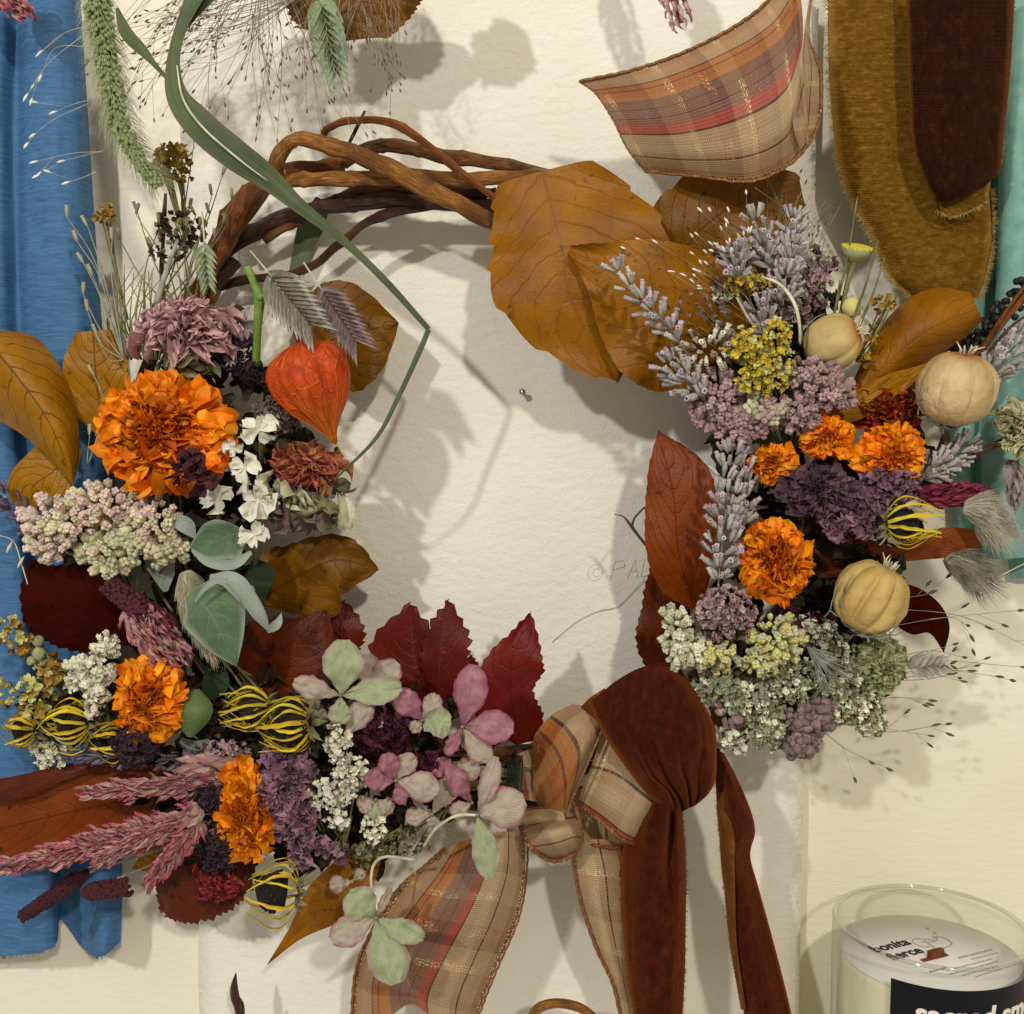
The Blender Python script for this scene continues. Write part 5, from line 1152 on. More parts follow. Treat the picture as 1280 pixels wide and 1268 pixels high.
lav('upright lavender spike nearest the panel edge', (984, 348, .072), (994, 262, .074), 20, 30, 27, whorl=5)
lav('short lavender head left of the two upright spikes', (920, 350, .074), (918, 306, .078), 20, 20, 26, whorl=3)
lav('short lavender head under the two upright spikes', (978, 382, .070), (984, 330, .074), 22, 20, 26, whorl=3)
lav('lavender head half hidden above the yarrow', (962, 420, .070), (946, 376, .074), 20, 20, 26, whorl=3)
lav('large grey lavender spike beside the rust leaf', (898, 730, .078), (916, 556, .080), 26, 70, 27, stem=[(900, 790, .06)], whorl=11)
lav('second lavender stem in shadow beside the rust leaf', (930, 660, .074), (930, 574, .078), 18, 26, 26, whorl=5)
lav('lavender cut by the right edge above the spiral bloom', (1226, 480, .056), (1284, 416, .060), 24, 44, 28, whorl=6)
lav('grey lavender sprig below the beige pod at the right', (1150, 600, .062), (1216, 552, .064), 22, 40, 26, whorl=6)
lav('lavender tip at the left edge beside the pink sedum', (62, 672, .056), (-4, 612, .056), 18, 24, 26, mt='lavender_dk', whorl=5)
lav('dark lavender spike lying above the long rust leaf', (180, 948, .070), (86, 942, .070), 14, 40, 18, mt='lavender_dk', whorl=10)
lav('dark lavender spike crossing under the tall marigold', (300, 936, .066), (196, 952, .070), 16, 40, 18, mt='lavender_dk', whorl=10)

# lower right bunch
cluster('sedum', 'round mauve button head below the right marigold', [(906, 768, 36, 32, 90)], .080, 'crumple', 'mauve', 13, group=SD, dome=.014, stem=(920, 830, .05))
OG = 'pale herb clusters at the lower right'
cluster('herb_cluster', 'greenish white herb heads at the edge of the velvet bow', [(846, 788, 20, 30, 34), (868, 816, 24, 22, 30), (850, 822, 14, 14, 12)], .078, 'knob', ['oregano_w', 'oregano'], 13, group=OG, stem=(900, 830, .05), cat='herb')
cluster('herb_cluster', 'pale yellow yarrow patch under the mauve button head', [(896, 820, 30, 18, 34), (970, 800, 34, 30, 60), (950, 828, 26, 16, 24)], .080, 'knob', ['yarrow_pale', 'yarrow_pale', 'oregano'], 12, group=OG, stem=(930, 870, .05), cat='herb')
cluster('herb_cluster', 'pale green herb mass in the middle of the lower right bunch', [(900, 858, 34, 24, 46), (990, 852, 40, 26, 60), (940, 876, 34, 26, 50), (960, 910, 22, 26, 34)] * 2, .070, ['star', 'crumple', 'knob'], ['oregano_w', 'oregano', 'oregano'], 11, joined=True, group=OG, stem=(960, 800, .05), cat='herb')
cluster('herb_cluster', 'dense pale green herb under the green papery bloom', [(1046, 862, 38, 24, 60), (1076, 886, 28, 22, 44), (1088, 906, 16, 12, 18), (1040, 890, 28, 14, 26)] * 2, .064, ['star', 'crumple'], ['oregano_w', 'oregano', 'bract_olive'], 11, joined=True, group=OG, stem=(1000, 820, .045), cat='herb')
cluster('herb_cluster', 'grey brown round buds at the lowest point of the bunch', [(1010, 900, 34, 22, 60), (1000, 930, 26, 16, 40), (1030, 884, 16, 14, 16)], .068, 'bead', 'mauve_brown', 12, group=OG, stem=(980, 850, .05), cat='herb', part='bud')
cluster('herb_cluster', 'few grey buds beside the velvet loop', [(890, 880, 24, 14, 8), (918, 898, 12, 8, 4)], .064, 'bead', 'mauve', 17, group=OG, stem=(940, 850, .05), cat='herb', part='bud')
cluster('herb_cluster', 'tiny herb sprig hanging below the velvet loop', [(908, 922, 12, 12, 10), (926, 934, 8, 8, 6)], .060, 'star', 'oregano_w', 14, group=OG, stem=(945, 905, .055), cat='herb')
cluster('herb_cluster', 'whitish florets between marigold and lower right pod', [(1010, 790, 36, 18, 40), (1040, 812, 26, 22, 30)] * 2, .066, ['star', 'crumple'], ['oregano_w', 'oregano', 'bract_olive'], 11, joined=True, group=OG, stem=(1000, 840, .05), cat='herb')
b = MB()
for k in range(34):
    a = math.radians(R(15, 75)); l = R(40, 85); x0, y0 = 1012 + R(-4, 6), 812 + R(-4, 6)
    px_tube(b, [(x0, y0, .084), (x0 + math.cos(a) * l * .5, y0 + math.sin(a) * l * .5, .086), (x0 + math.cos(a) * l, y0 + math.sin(a) * l, .078 + R(-.004, .004))], [.9, .4], 4, 6)
tag(b.build('fennel_sprig', M['stem_grey'], kind=None), 'fan of thread fine grey leaves in the lower right bunch', 'herb')

# yellow button flower, buds, thin stems at the upper right
root = thing('button_flower', 'yellow flat topped button flower beside the velvet ribbon', 'flower', P(1050, 420, .05))
b = MB(); b.add(lathe_proto([(.02, -.9), (.35, -.75), (.85, -.25), (1, .1), (.9, .3)], 14, .25), TRS(P(1070, 314, .060), frame(Vector((.1, -.35, 1))), 19 * U(.06))); cx_ = b.build('calyx', M['green_dry'], root)
b = MB()
for i in range(90):
    r = math.sqrt((i + .5) / 90); a = i * GA; rt_ = frame(Vector((.1, -.35, 1))); b.add(PR['bead%d' % (i % 4)], TRS(P(1070, 314, .060) + rt_ @ (Vector((r * math.cos(a), r * math.sin(a), .34 - .12 * r * r)) * 18 * U(.06)), rt_, 5 * U(.06)))
b.build('disc_florets', M['yarrow'], cx_, kind='stuff')
b = MB(); px_tube(b, [(1068, 326, .060), (1058, 360, .058), (1046, 420, .052)], [4, 3, 3], 6, 12); b.build('stem', M['stem_olive'], root)
root = thing('flower_bud', 'closed yellow green bud just below the button flower', 'bud', P(1060, 420, .05))
b = MB(); b.add(PR['bead2'], TRS(P(1064, 384, .056), frame(Vector((0, -.2, 1))), 26 * U(.056))); b.build('bud', M['yarrow_pale'], root)
b = MB(); px_tube(b, [(1064, 392, .055), (1060, 430, .05)], 2.5, 6, 6); b.build('stem', M['stem_olive'], root)
b = MB()
for (x0, y0, x1, y1) in ((1072, 246, 1036, 420), (1098, 300, 1058, 420), (1106, 322, 1066, 424), (1090, 420, 1076, 460), (1050, 350, 1030, 430), (1110, 372, 1090, 420)): px_tube(b, [(x0, y0, .062), ((x0 + x1) / 2 + 3, (y0 + y1) / 2, .062), (x1, y1, .055)], [1.0, 2.0], 5, 10)
tag(b.build('bare_twig', M['stem_olive']), 'thin bare stems standing behind the yellowish pod', 'stem')
cluster('herb_sprig', 'dried yellow star floret right of the yellowish pod', [(1106, 380, 16, 6, 8), (1088, 420, 5, 12, 5), (1078, 446, 6, 8, 5)], .062, 'star', 'gold_head', 15, group='small herb heads', cat='herb', stem=(1070, 452, .055), nst=6)

# black beaded grain with brown stems, right edge
root = thing('black_grain', 'black beaded grain spray on brown stems at the right edge', 'grain', P(1210, 460, .045))
b = MB(); px_tube(b, [(1216, 452, .056), (1240, 420, .058), (1284, 366, .058)], [5, 4], 6, 14); px_tube(b, [(1226, 440, .060), (1250, 400, .061), (1286, 350, .060)], [2.5, 2], 6, 10); px_tube(b, [(1236, 440, .060), (1262, 410, .061), (1290, 390, .06)], [2, 1.5], 6, 8); b.build('stem', M['vine_red'], root)
for i in range(80):
    t = R(0, 1); x = 1206 + 84 * t + R(-14, 14); y = 438 - 92 * t + R(-8, 12); dd = .048 + R(0, .010)
    inst('grain', PM(pick('bead'), 'bead_black'), TRS(P(x, y, dd), Matrix.Identity(4), 9 * U(dd)), root)
spike('star_bract', 'pinkish brown pointed bracts under the spiral bloom', (1268, 575, .05), (1268, 618, .05), 14, 12, 'scale', 'spik_mauve', 34, group=None, part='bract', tilt=.5, cat='flower')
b = MB(); px_tube(b, [(1192, 590, .058), (1225, 566, .056), (1262, 548, .052)], [4, 5], 6, 10); tag(b.build('bare_twig', M['stem_dark']), 'dark stem leading to the spiral bloom at the right', 'stem')

b = MB(); px_tube(b, [(952, 346, .078), (975, 356, .082), (992, 378, .083), (999, 404, .082), (1000, 430, .078)], [1.4, 2.2, 2.2, 1.6], 6, 22); tag(b.build('bare_twig', M['straw']), 'pale stem arching over the mustard yarrow', 'stem')
b = MB(); px_tube(b, [(921, 372, .080), (934, 396, .082), (944, 410, .080)], [1.8, 1.8], 6, 10); tag(b.build('bare_twig', M['straw']), 'short pale stem above the bright yellow yarrow', 'stem')
# ------------------------------------------------------------------ grasses
def oats(label, a, b, wd, n, mt, size, group='flat grass spikelets', ang=.85):
    """flat spikelet: two ranks of overlapping pointed scales"""
    root = thing('grass_spikelet', label, 'grass', P(*a), group); A, B = P(*a), P(*b); ax = (B - A).normalized(); s1 = Vector((0, -1, 0)); s2 = ax.cross(s1).normalized()
    u = U(a[2])
    for i in range(n):
        t = i / n; sg = 1 if i % 2 else -1
        p = A.lerp(B, t * .8) + s1 * (.0016 * (1 - t) + .0005 * (i % 2)); dr = (ax + s2 * sg * (ang - .35 * t) + s1 * .12).normalized(); s = size * u * (1.0 - .2 * t) * R(.93, 1.07)
        zn = (s1 + s2 * sg * .25).normalized(); x_ = dr.cross(zn).normalized(); zn = x_.cross(dr)
        inst('scale', PM(pick('scale'), mt), TRS(p, Matrix((x_, dr, zn)).transposed().to_4x4(), s * wd, s, s), root)
    b_ = MB(); q = A - ax * 40 * u; b_.tube([q, A, A.lerp(B, .6)], [1.2 * u, 1.2 * u, .5 * u], 5); b_.build('stem', M['straw'], root)
oats('pale green spikelet hanging at the top edge', (402, 2, .060), (424, 112, .060), .8, 20, 'spik_green', 42, ang=.7)
oats('broad grey spikelet left of the orange lantern top', (338, 344, .082), (404, 424, .086), .45, 24, 'spik_grey', 46, ang=1.0)
oats('mauve grey spikelet over the round brown leaf', (402, 362, .080), (458, 446, .082), .40, 24, 'spik_mauve', 40, ang=.95)
oats('small grey green spikelet above the pink zinnia', (256, 306, .062), (262, 372, .062), .55, 14, 'spik_green', 24)
oats('pale spikelet lying right of the pink zinnia', (282, 425, .060), (312, 402, .06), 1.0, 10, 'spik_grey', 34)
oats('small grey spikelet at the right end of the herb bunch', (1132, 832, .060), (1188, 830, .060), .9, 10, 'spik_grey', 30)

# green foxtail
FP = [(112, -40, .080), (126, 30, .082), (137, 100, .084), (156, 170, .082), (198, 232, .076)]
root = thing('foxtail_grass', 'bristly green foxtail drooping beside the blue ribbon', 'grass', P(*FP[0]))
b = MB()
for i in range(620):
    t = (i + R(0, 1)) / 620; x, y, d = cr(FP, t); p = P(x, y, d); ax = (P(*cr(FP, min(t + .04, 1))) - P(*cr(FP, max(t - .04, 0)))).normalized(); s1 = ax.orthogonal().normalized(); s2 = ax.cross(s1); ph = i * GA
    rad = s1 * math.cos(ph) + s2 * math.sin(ph); rr = (15 - 8 * t ** 2) * U(d) * R(.3, 1)
    b.add(PR[pick('bead')], TRS(p + rad * rr, frame((ax * .8 + rad).normalized()), 5.5 * U(d), 5.5 * U(d), 9 * U(d)))
b.build('grains', M['foxtail'], root, kind='stuff')
b = MB(); hairs(b, FP, 14, 1500, 26, .75, .24); b.build('bristles', M['awn'], root, kind='stuff')
b = MB(); px_tube(b, FP, [5, 4, 2], 6, 20); b.build('stem', M['foxtail'], root)

def tail(label, pts, r, n, ln, mt, ang=.5, group='soft bunny tail grasses'):
    root = thing('bunny_tail_grass', label, 'grass', P(*pts[0]), group)
    b = MB(); L = [P(*cr(pts, k / 14)) for k in range(15)]; b.tube(L, [r * .8 * U(pts[0][2]) * math.sin(math.pi * (.10 + .84 * k / 14)) ** .6 for k in range(15)], 12, lump=.2); b.build('head', M[mt], root)
    b = MB(); hairs(b, pts, r * .8, n, ln, ang, .3); b.build('hairs', M[mt], root, kind='stuff')
tail('soft beige bunny tail left of the largest sage leaf', [(232, 716, .068), (248, 760, .072), (272, 812, .072)], 20, 1300, 24, 'fluff')
tail('grey green bunny tail at the right of the magenta spike', [(1204, 634, .066), (1228, 640, .068), (1252, 668, .066)], 20, 1000, 30, 'fluff_grey', .55)
tail('grey bunny tail below the brown leaf tip at the right', [(1182, 696, .056), (1206, 708, .058), (1230, 730, .056)], 17, 900, 32, 'fluff_grey', .55)

def panicle(name, label, stems, r=.5, seed_mt='seed_dark', stem_mt='grass_brown', size=5.5, group='fine grass sprays', side=2):
    """airy grass: hair thin branches, a seed at each tip and on side branchlets"""
    root = thing(name, label, 'grass', P(*stems[0][0]), group); b = MB(); sd = MB()
    def seed(p, q, d):
        dr = (P(*q) - P(*p)); sd.add(PR['seed0'], TRS(P(*q), frame(dr if dr.length > 1e-6 else Vector((0, 0, -1))), size * U(d) * R(.7, 1.2) * 1.2, size * U(d) * 1.2, size * U(d) * R(1, 1.6)))
    for st in stems:
        px_tube(b, st, [r, r * .55], 3, 12); seed(cr(st, .95), st[-1], st[-1][2])
        for k in range(side):
            t = R(.4, .92); p = cr(st, t); q0 = cr(st, min(t + .1, 1)); a = math.atan2(q0[1] - p[1], q0[0] - p[0]) + R(-.7, .7); l = R(14, 46)
            q = (p[0] + math.cos(a) * l, p[1] + math.sin(a) * l, p[2] + R(-.004, .006)); px_tube(b, [p, q], [r * .6, r * .4], 3, 2); seed(p, q, q[2])
    b.build('branches', M[stem_mt], root, kind='stuff'); sd.build('seeds', M[seed_mt], root, kind='stuff')
    return root
def fan(x, y, d, a0, a1, l0, l1, n, d2=None, bend=.15):
    out = []
    for k in range(n):
        a = math.radians(R(a0, a1)); l = R(l0, l1); ex, ey = x + math.cos(a) * l, y + math.sin(a) * l; bx = R(-bend, bend) * l
        out.append([(x + R(-6, 6), y + R(-6, 6), d + R(-.01, .01)), ((x + ex) / 2 + bx * math.sin(a), (y + ey) / 2 - bx * math.cos(a), d + R(-.01, .012)), (ex, ey, (d2 or d) + R(-.014, .014))])
    return out
panicle('grass_spray', 'airy brown seeded grass fanning down behind the long blade', fan(330, -70, .060, 60, 150, 120, 290, 62), side=2)
panicle('grass_spray', 'airy seeded grass hanging beside the pale green spikelet', fan(452, -90, .056, 70, 128, 120, 250, 40), side=2)
panicle('grass_spray', 'fine grass slanting down left between foxtail and blade', fan(380, -10, .064, 148, 172, 120, 240, 34), side=1)
panicle('grass_spray', 'few pale grass hairs with white seeds over the blue ribbon', [[(120, 30, .07), (80, 42, .07), (50, 66, .07)], [(110, 40, .07), (60, 80, .07), (32, 122, .07)], [(120, 60, .07), (70, 60, .07), (50, 98, .07)],
        [(140, 120, .07), (100, 128, .07), (66, 141, .07)], [(130, 190, .07), (90, 192, .07), (42, 203, .07)], [(130, 188, .07), (100, 196, .07), (76, 202, .07)], [(120, 215, .07), (104, 222, .07), (82, 229, .07)], [(110, 130, .07), (70, 148, .07), (40, 170, .07)]], seed_mt='seed_pale', stem_mt='straw', side=1, size=8)
panicle('grass_spray', 'pale seeded grass wisps over the dark ochre leaf', fan(960, 420, .074, 205, 262, 110, 205, 15), seed_mt='seed_pale', side=2, stem_mt='grass_brown', size=7)
panicle('grass_spray', 'thin upright grass hairs behind the lavender pair', fan(980, 380, .056, 262, 300, 90, 170, 22), side=1)
panicle('grass_spray', 'dark seeded grass reaching right from the lower right bunch', [
    [(1010, 850, .05), (1120, 835, .055), (1205, 852, .055)], [(1010, 850, .05), (1140, 826, .055), (1280, 834, .055)], [(1040, 850, .05), (1150, 815, .055), (1206, 822, .05)], [(1050, 850, .05), (1170, 838, .055), (1250, 846, .055)],
    [(1040, 800, .05), (1160, 775, .055), (1276, 763, .055)], [(1080, 760, .05), (1200, 770, .055), (1290, 812, .05)], [(1080, 790, .05), (1180, 772, .055), (1210, 782, .05)], [(1120, 748, .05), (1150, 745, .055), (1166, 740, .055)],
    [(1050, 880, .05), (1120, 872, .055), (1166, 876, .055)], [(1020, 895, .05), (1100, 915, .05), (1186, 905, .05)], [(1020, 893, .05), (1090, 908, .05), (1164, 920, .05)], [(1030, 915, .05), (1060, 938, .05), (1112, 962, .045)],
    [(1060, 850, .05), (1150, 850, .055), (1192, 842, .055)], [(1060, 855, .05), (1140, 846, .055), (1222, 832, .055)]], side=2, size=9, r=.6, stem_mt='grass_brown')
b = MB(); px_tube(b, [(1238, 727, .05), (1262, 714, .05), (1290, 700, .05)], [.8, .8], 4, 4); tag(b.build('bare_twig', M['straw']), 'single pale straw crossing below the teal ribbon', 'stem')

# weedy sprigs at the upper left
cluster('yarrow', 'old golden yarrow head below the foxtail tip', [(216, 200, 22, 16, 34), (226, 220, 14, 8, 10)], .056, 'star', 'gold_head', 14, group='yarrow heads', stem=(232, 300, .05), nst=14, dome=.006)
cluster('herb_sprig', 'small golden star flower beside the blue ribbon', [(131, 268, 10, 10, 12)], .054, 'star', 'gold_head', 13, group='small herb heads', cat='herb', stem=(160, 400, .05), nst=3, dome=.004)
b = MB()
root = thing('weed_sprig', 'tangle of thin weed stems with tiny buds above the pink zinnia', 'herb', P(220, 400, .05)); bd = MB()
ends = [(172, 266), (170, 268), (278, 220), (265, 245), (278, 282), (243, 175), (200, 280), (245, 270), (262, 268), (290, 250), (285, 280), (150, 300), (225, 290), (240, 300), (212, 285), (190, 310), (268, 300), (205, 330), (236, 262), (250, 286)]
for k, (x, y) in enumerate(ends):
    bx, by = 215 + R(-35, 40), 395 + R(-12, 10); px_tube(b, [(bx, by, .052), ((bx + x) / 2 + R(-16, 16), (by + y) / 2 + R(-8, 8), .056), (x, y, .056 + R(-.006, .006))], [1.3, .6], 4, 12)
    bd.add(PR[pick('calyx')], TRS(P(x, y, .056), frame(Vector((R(-.5, .5), -.3, 1))), 11 * U(.056), 11 * U(.056), 14 * U(.056)))
b.build('stem', M['stem_olive'], root, kind='stuff'); bd.build('buds', M['bract_olive'], root, kind='stuff')
cluster('herb_sprig', 'clump of dull grey green florets on the weed stems', [(226, 285, 30, 18, 30), (212, 310, 26, 14, 16)], .052, 'crumple', ['bract_olive', 'stem_dark'], 13, joined=True, group='small herb heads', cat='herb')
root = thing('weed_sprig', 'thin budded weed leaning over the blue ribbon edge', 'herb', P(160, 460, .056)); b = MB(); bd = MB()
for (x, y, mx_, my_) in ((84, 272, 120, 330), (110, 284, 128, 340), (97, 303, 126, 350), (105, 330, 125, 370), (116, 345, 130, 380), (104, 368, 124, 410), (110, 390, 126, 430), (140, 300, 140, 350), (122, 420, 136, 450), (118, 470, 130, 500), (112, 545, 110, 580)):
    px_tube(b, [(155 if y < 460 else 130, 450 if y < 460 else 520, .058), (mx_, my_, .060), (x, y, .060)], [1.2, .6], 4, 10); bd.add(PR[pick('calyx')], TRS(P(x, y, .060), frame(Vector((R(-.6, .2), -.2, 1))), 13 * U(.06), 13 * U(.06), 15 * U(.06)))
b.build('stem', M['stem_grey'], root, kind='stuff'); bd.build('buds', M['oregano'], root, kind='stuff')
b = MB()
for k in range(26): x = R(150, 200); px_tube(b, [(x, 450, .046), (x + R(-25, 5), 400, .05), (x + R(-30, 25), R(330, 370), .052)], [1.4, .5], 4, 8)
tag(b.build('dry_grass_tuft', M['stem_olive'], kind=None), 'tuft of dry grass left of the pink zinnia', 'grass')
b = MB(); px_tube(b, [(207, 242, .05), (205, 275, .05), (204, 300, .05), (202, 335, .046), (205, 380, .04)], [2, 3.4, 2.4, 3.2, 3], 6, 20); tag(b.build('bare_twig', M['stem_dark']), 'dark straight twig behind the weed stems', 'stem')
b = MB(); px_tube(b, [(196, 380, .066), (206, 345, .066), (222, 300, .062)], [4.5, 3.5, 2.5], 6, 12); tag(b.build('bare_twig', M['stem_grey']), 'thick grey green stem rising from the pink zinnia', 'stem')
b = MB()
for k in range(3): px_tube(b, [(-10, 668 + k, .058), (16, 676, .060), (27, 705, .060), (38, 742, .056)], [.5, .8, .9], 4, 14) if k == 0 else None
for (x, y) in ((12, 684), (26, 703)): b.add(PR['seed0'], TRS(P(x, y, .061), frame(Vector((-.6, 0, -1))), 12 * U(.06), 12 * U(.06), 18 * U(.06)))
tag(b.build('bare_twig', M['straw']), 'thin pale stem curving at the left edge above the maroon leaf', 'stem')
b = MB()
for k in range(70):
    a = math.radians(-155 - R(0, 240)); rx, ry = 418 + R(-40, 40), 372 + R(-40, 40); da = R(.06, .16); dd = R(.034, .056)
    if 95 > math.degrees(a) % 360 > 68: continue
    px_tube(b, [(612 + rx * math.cos(a + e * da), 600 + ry * math.sin(a + e * da) + R(-6, 6), dd) for e in (-1, 0, 1)], [2.2, 1.8], 5, 8)
tag(b.build('stem_bundle', M['stem_olive'], kind='stuff'), 'dry flower stems bound along the vine ring under the blooms', 'stem')

# dark scraps added to stand in for shade in the gaps between blooms
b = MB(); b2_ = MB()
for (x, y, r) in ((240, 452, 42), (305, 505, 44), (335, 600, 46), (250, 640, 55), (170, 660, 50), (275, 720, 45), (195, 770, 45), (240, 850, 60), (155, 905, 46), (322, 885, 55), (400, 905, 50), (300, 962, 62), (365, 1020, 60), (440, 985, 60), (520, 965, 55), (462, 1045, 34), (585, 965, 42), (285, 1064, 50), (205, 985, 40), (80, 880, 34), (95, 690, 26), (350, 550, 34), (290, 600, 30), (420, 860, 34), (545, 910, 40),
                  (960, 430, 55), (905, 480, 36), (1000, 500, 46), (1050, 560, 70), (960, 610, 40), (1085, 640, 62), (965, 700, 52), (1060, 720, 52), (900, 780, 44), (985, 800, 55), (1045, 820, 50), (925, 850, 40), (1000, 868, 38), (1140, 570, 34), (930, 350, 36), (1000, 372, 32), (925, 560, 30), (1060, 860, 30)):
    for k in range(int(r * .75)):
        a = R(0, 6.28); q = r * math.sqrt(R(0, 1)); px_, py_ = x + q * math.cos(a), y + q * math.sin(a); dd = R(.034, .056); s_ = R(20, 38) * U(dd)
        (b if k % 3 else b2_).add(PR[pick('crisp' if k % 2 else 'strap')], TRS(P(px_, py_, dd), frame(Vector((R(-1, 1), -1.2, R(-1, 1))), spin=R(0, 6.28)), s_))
mk('gap_shade_olive', '#1e1a0e', '#39331e', scale=60, rough=.85, bmp=.4, vary=0); mk('gap_shade_brown', '#2a1409', '#452814', scale=60, rough=.85, bmp=.4, vary=0)
root = thing('gap_shade_filler', 'added dark scraps standing in for shade between the blooms along the ring', 'foliage', P(612, 600, .03)); root['kind'] = 'stuff'
b.build('olive_scraps', M['gap_shade_olive'], root, kind='stuff'); b2_.build('brown_scraps', M['gap_shade_brown'], root, kind='stuff')

# stems and binding wire left of the bow knot
root = thing('bound_stems', 'cut olive stems bound with dark wire left of the bow', 'stem', P(600, 970, .05))
b = MB()
for k in range(9): y = 955 + k * 4; px_tube(b, [(560, y + R(-4, 4), .052), (610, y + R(-3, 3), .056), (664, 962 + k * 3, .052)], [2.6, 2.2], 6, 8)
b.build('stem', M['stem_olive'], root)
b = MB()
for k in range(7): x = 634 + k * 3; px_tube(b, [(x, 945, .050), (x + 1, 960, .062), (x - 1, 985, .060), (x, 996, .050)], [1.1, 1.1], 5, 10)
b.build('wire', M['wire'], root)

# ------------------------------------------------------------------ bow: plaid
bow = thing('plaid_bow', 'plaid ribbon bow with gold threads tied at the foot of the wreath', 'bow', P(690, 1040, .05))
def rib(name, rows, mt, nu=24, nv=36, vlen=1.4, v0=0.0, dis=.0005, parent=None, ur=(0, 1)):
    mb = MB(); patch(mb, rows, nu, nv, disp=lambda u, v: dis * nz(u * 5 + rows[0][0][0], v * 6) + .0007 * math.sin(u * 11 + 4 * nz(v * 3, u * 2)) * v, vlen=vlen, v0=v0)
    for k in mb.uv: mb.uv[k] = (ur[0] + (ur[1] - ur[0]) * mb.uv[k][0], mb.uv[k][1])
    return mb.build(name, M[mt], parent or bow)
tl = [
    [(556, 1062, .052), (578, 1052, .056), (600, 1046, .060), (628, 1040, .060), (656, 1042, .056)],
    [(530, 1086, .052), (556, 1092, .060), (590, 1092, .064), (624, 1090, .062), (656, 1098, .054)],
    [(500, 1112, .050), (530, 1130, .060), (568, 1138, .064), (606, 1142, .062), (646, 1150, .052)],
    [(466, 1165, .050), (496, 1180, .058), (536, 1190, .062), (580, 1198, .060), (622, 1206, .050)],
    [(446, 1212, .050), (474, 1226, .056), (512, 1238, .060), (560, 1246, .058), (604, 1250, .050)],
    [(440, 1275, .048), (474, 1282, .056), (514, 1256, .058), (556, 1290, .056), (590, 1290, .048)]]
rib('tail', tl, 'plaid', 40, 60, 1.5, .1)
tr_ = [
    [(716, 1060, .058), (736, 1050, .062), (758, 1050, .060), (780, 1056, .052)],
    [(720, 1090, .056), (744, 1092, .060), (768, 1094, .056), (788, 1098, .048)],
    [(728, 1130, .054), (750, 1138, .058), (772, 1142, .054), (790, 1146, .046)],
    [(746, 1184, .054), (764, 1190, .056), (778, 1196, .052), (792, 1200, .046)],
    [(768, 1232, .054), (778, 1238, .054), (786, 1242, .050), (796, 1246, .046)],
    [(780, 1290, .054), (788, 1292, .052), (794, 1292, .050), (804, 1292, .046)]]
rib('tail', tr_, 'plaid_b', 24, 44, 1.3, .45, ur=(.64, 1))
# loop under the velvet, centre beige panel, crossing band, knot
rib('loop', [
    [(722, 1004, .056), (728, 985, .060), (740, 955, .062), (752, 918, .060)],
    [(748, 1022, .066), (756, 1000, .070), (772, 965, .070), (786, 930, .064)],
    [(776, 1046, .068), (790, 1020, .072), (806, 990, .072), (824, 960, .064)],
    [(800, 1056, .060), (812, 1035, .064), (830, 1010, .064), (846, 985, .058)]], 'plaid_b', 24, 24, .7, .62, ur=(.60, .95))
rib('loop', [
    [(665, 950, .052), (668, 920, .058), (690, 894, .060), (716, 880, .056)],
    [(666, 985, .056), (690, 948, .068), (712, 912, .070), (742, 886, .064)],
    [(676, 1012, .058), (700, 985, .072), (726, 945, .074), (752, 905, .068)],
    [(694, 1030, .058), (704, 1022, .064), (708, 1014, .064), (712, 1006, .062)]], 'plaid', 26, 26, .9, .72, ur=(.36, .10))
rib('loop', [
    [(632, 952, .046), (644, 944, .048), (664, 936, .048)],
    [(628, 975, .050), (650, 966, .054), (672, 962, .050)],
    [(640, 1000, .048), (656, 1000, .052), (680, 1005, .050)]], 'plaid_b', 12, 14, .5)
rib('knot', [
    [(650, 1034, .060), (656, 1044, .070), (668, 1062, .072), (690, 1074, .064)],
    [(676, 1026, .066), (684, 1040, .080), (694, 1058, .080), (706, 1072, .068)],
    [(704, 1022, .066), (712, 1034, .078), (718, 1050, .078), (720, 1064, .068)],
    [(726, 1018, .056), (728, 1034, .064), (728, 1050, .064), (726, 1062, .058)]], 'plaid', 20, 20, .6, .2, ur=(.60, .97))
rib('loop', [
    [(700, 990, .044), (740, 985, .046), (800, 990, .046)],
    [(704, 1025, .046), (745, 1022, .048), (800, 1030, .048)],
    [(716, 1058, .046), (750, 1058, .048), (796, 1062, .046)]], 'plaid', 14, 14, .6, .3, ur=(.62, .95))
rib('knot', [
    [(630, 1018, .050), (632, 1030, .052), (634, 1042, .050)],
    [(662, 1010, .062), (668, 1026, .068), (668, 1042, .064)],
    [(700, 1008, .060), (706, 1022, .070), (706, 1036, .064)]], 'plaid_b', 12, 16, .6, .5, ur=(.6, .95))
braid(bow, [(660, 1044, .0565), (658, 1098, .0545), (648, 1150, .0525), (624, 1206, .0505), (606, 1250, .0505), (592, 1290, .0485)], r=1.4)
braid(bow, [(556, 1060, .0525), (529, 1084, .0525), (499, 1110, .0505), (465, 1163, .0505), (445, 1212, .0505), (439, 1275, .0485)])
braid(bow, [(716, 1060, .0585), (719, 1090, .0565), (727, 1130, .0545), (745, 1184, .0545), (767, 1232, .0545), (779, 1290, .0545)], r=2.6)
braid(bow, [(650, 1034, .0605), (656, 1046, .0705), (668, 1064, .0725), (690, 1076, .066), (708, 1073, .069), (722, 1062, .068), (727, 1045, .066), (722, 1018, .064), (716, 1002, .062)], r=3)
braid(bow, [(722, 1006, .0565), (748, 1024, .0665), (776, 1048, .0685), (800, 1058, .0605)], r=2.8)
braid(bow, [(712, 1006, .0665), (732, 960, .073), (754, 910, .069)], r=1.8); braid(bow, [(780, 1056, .0535), (766, 1060, .060), (740, 1056, .063)], r=2)

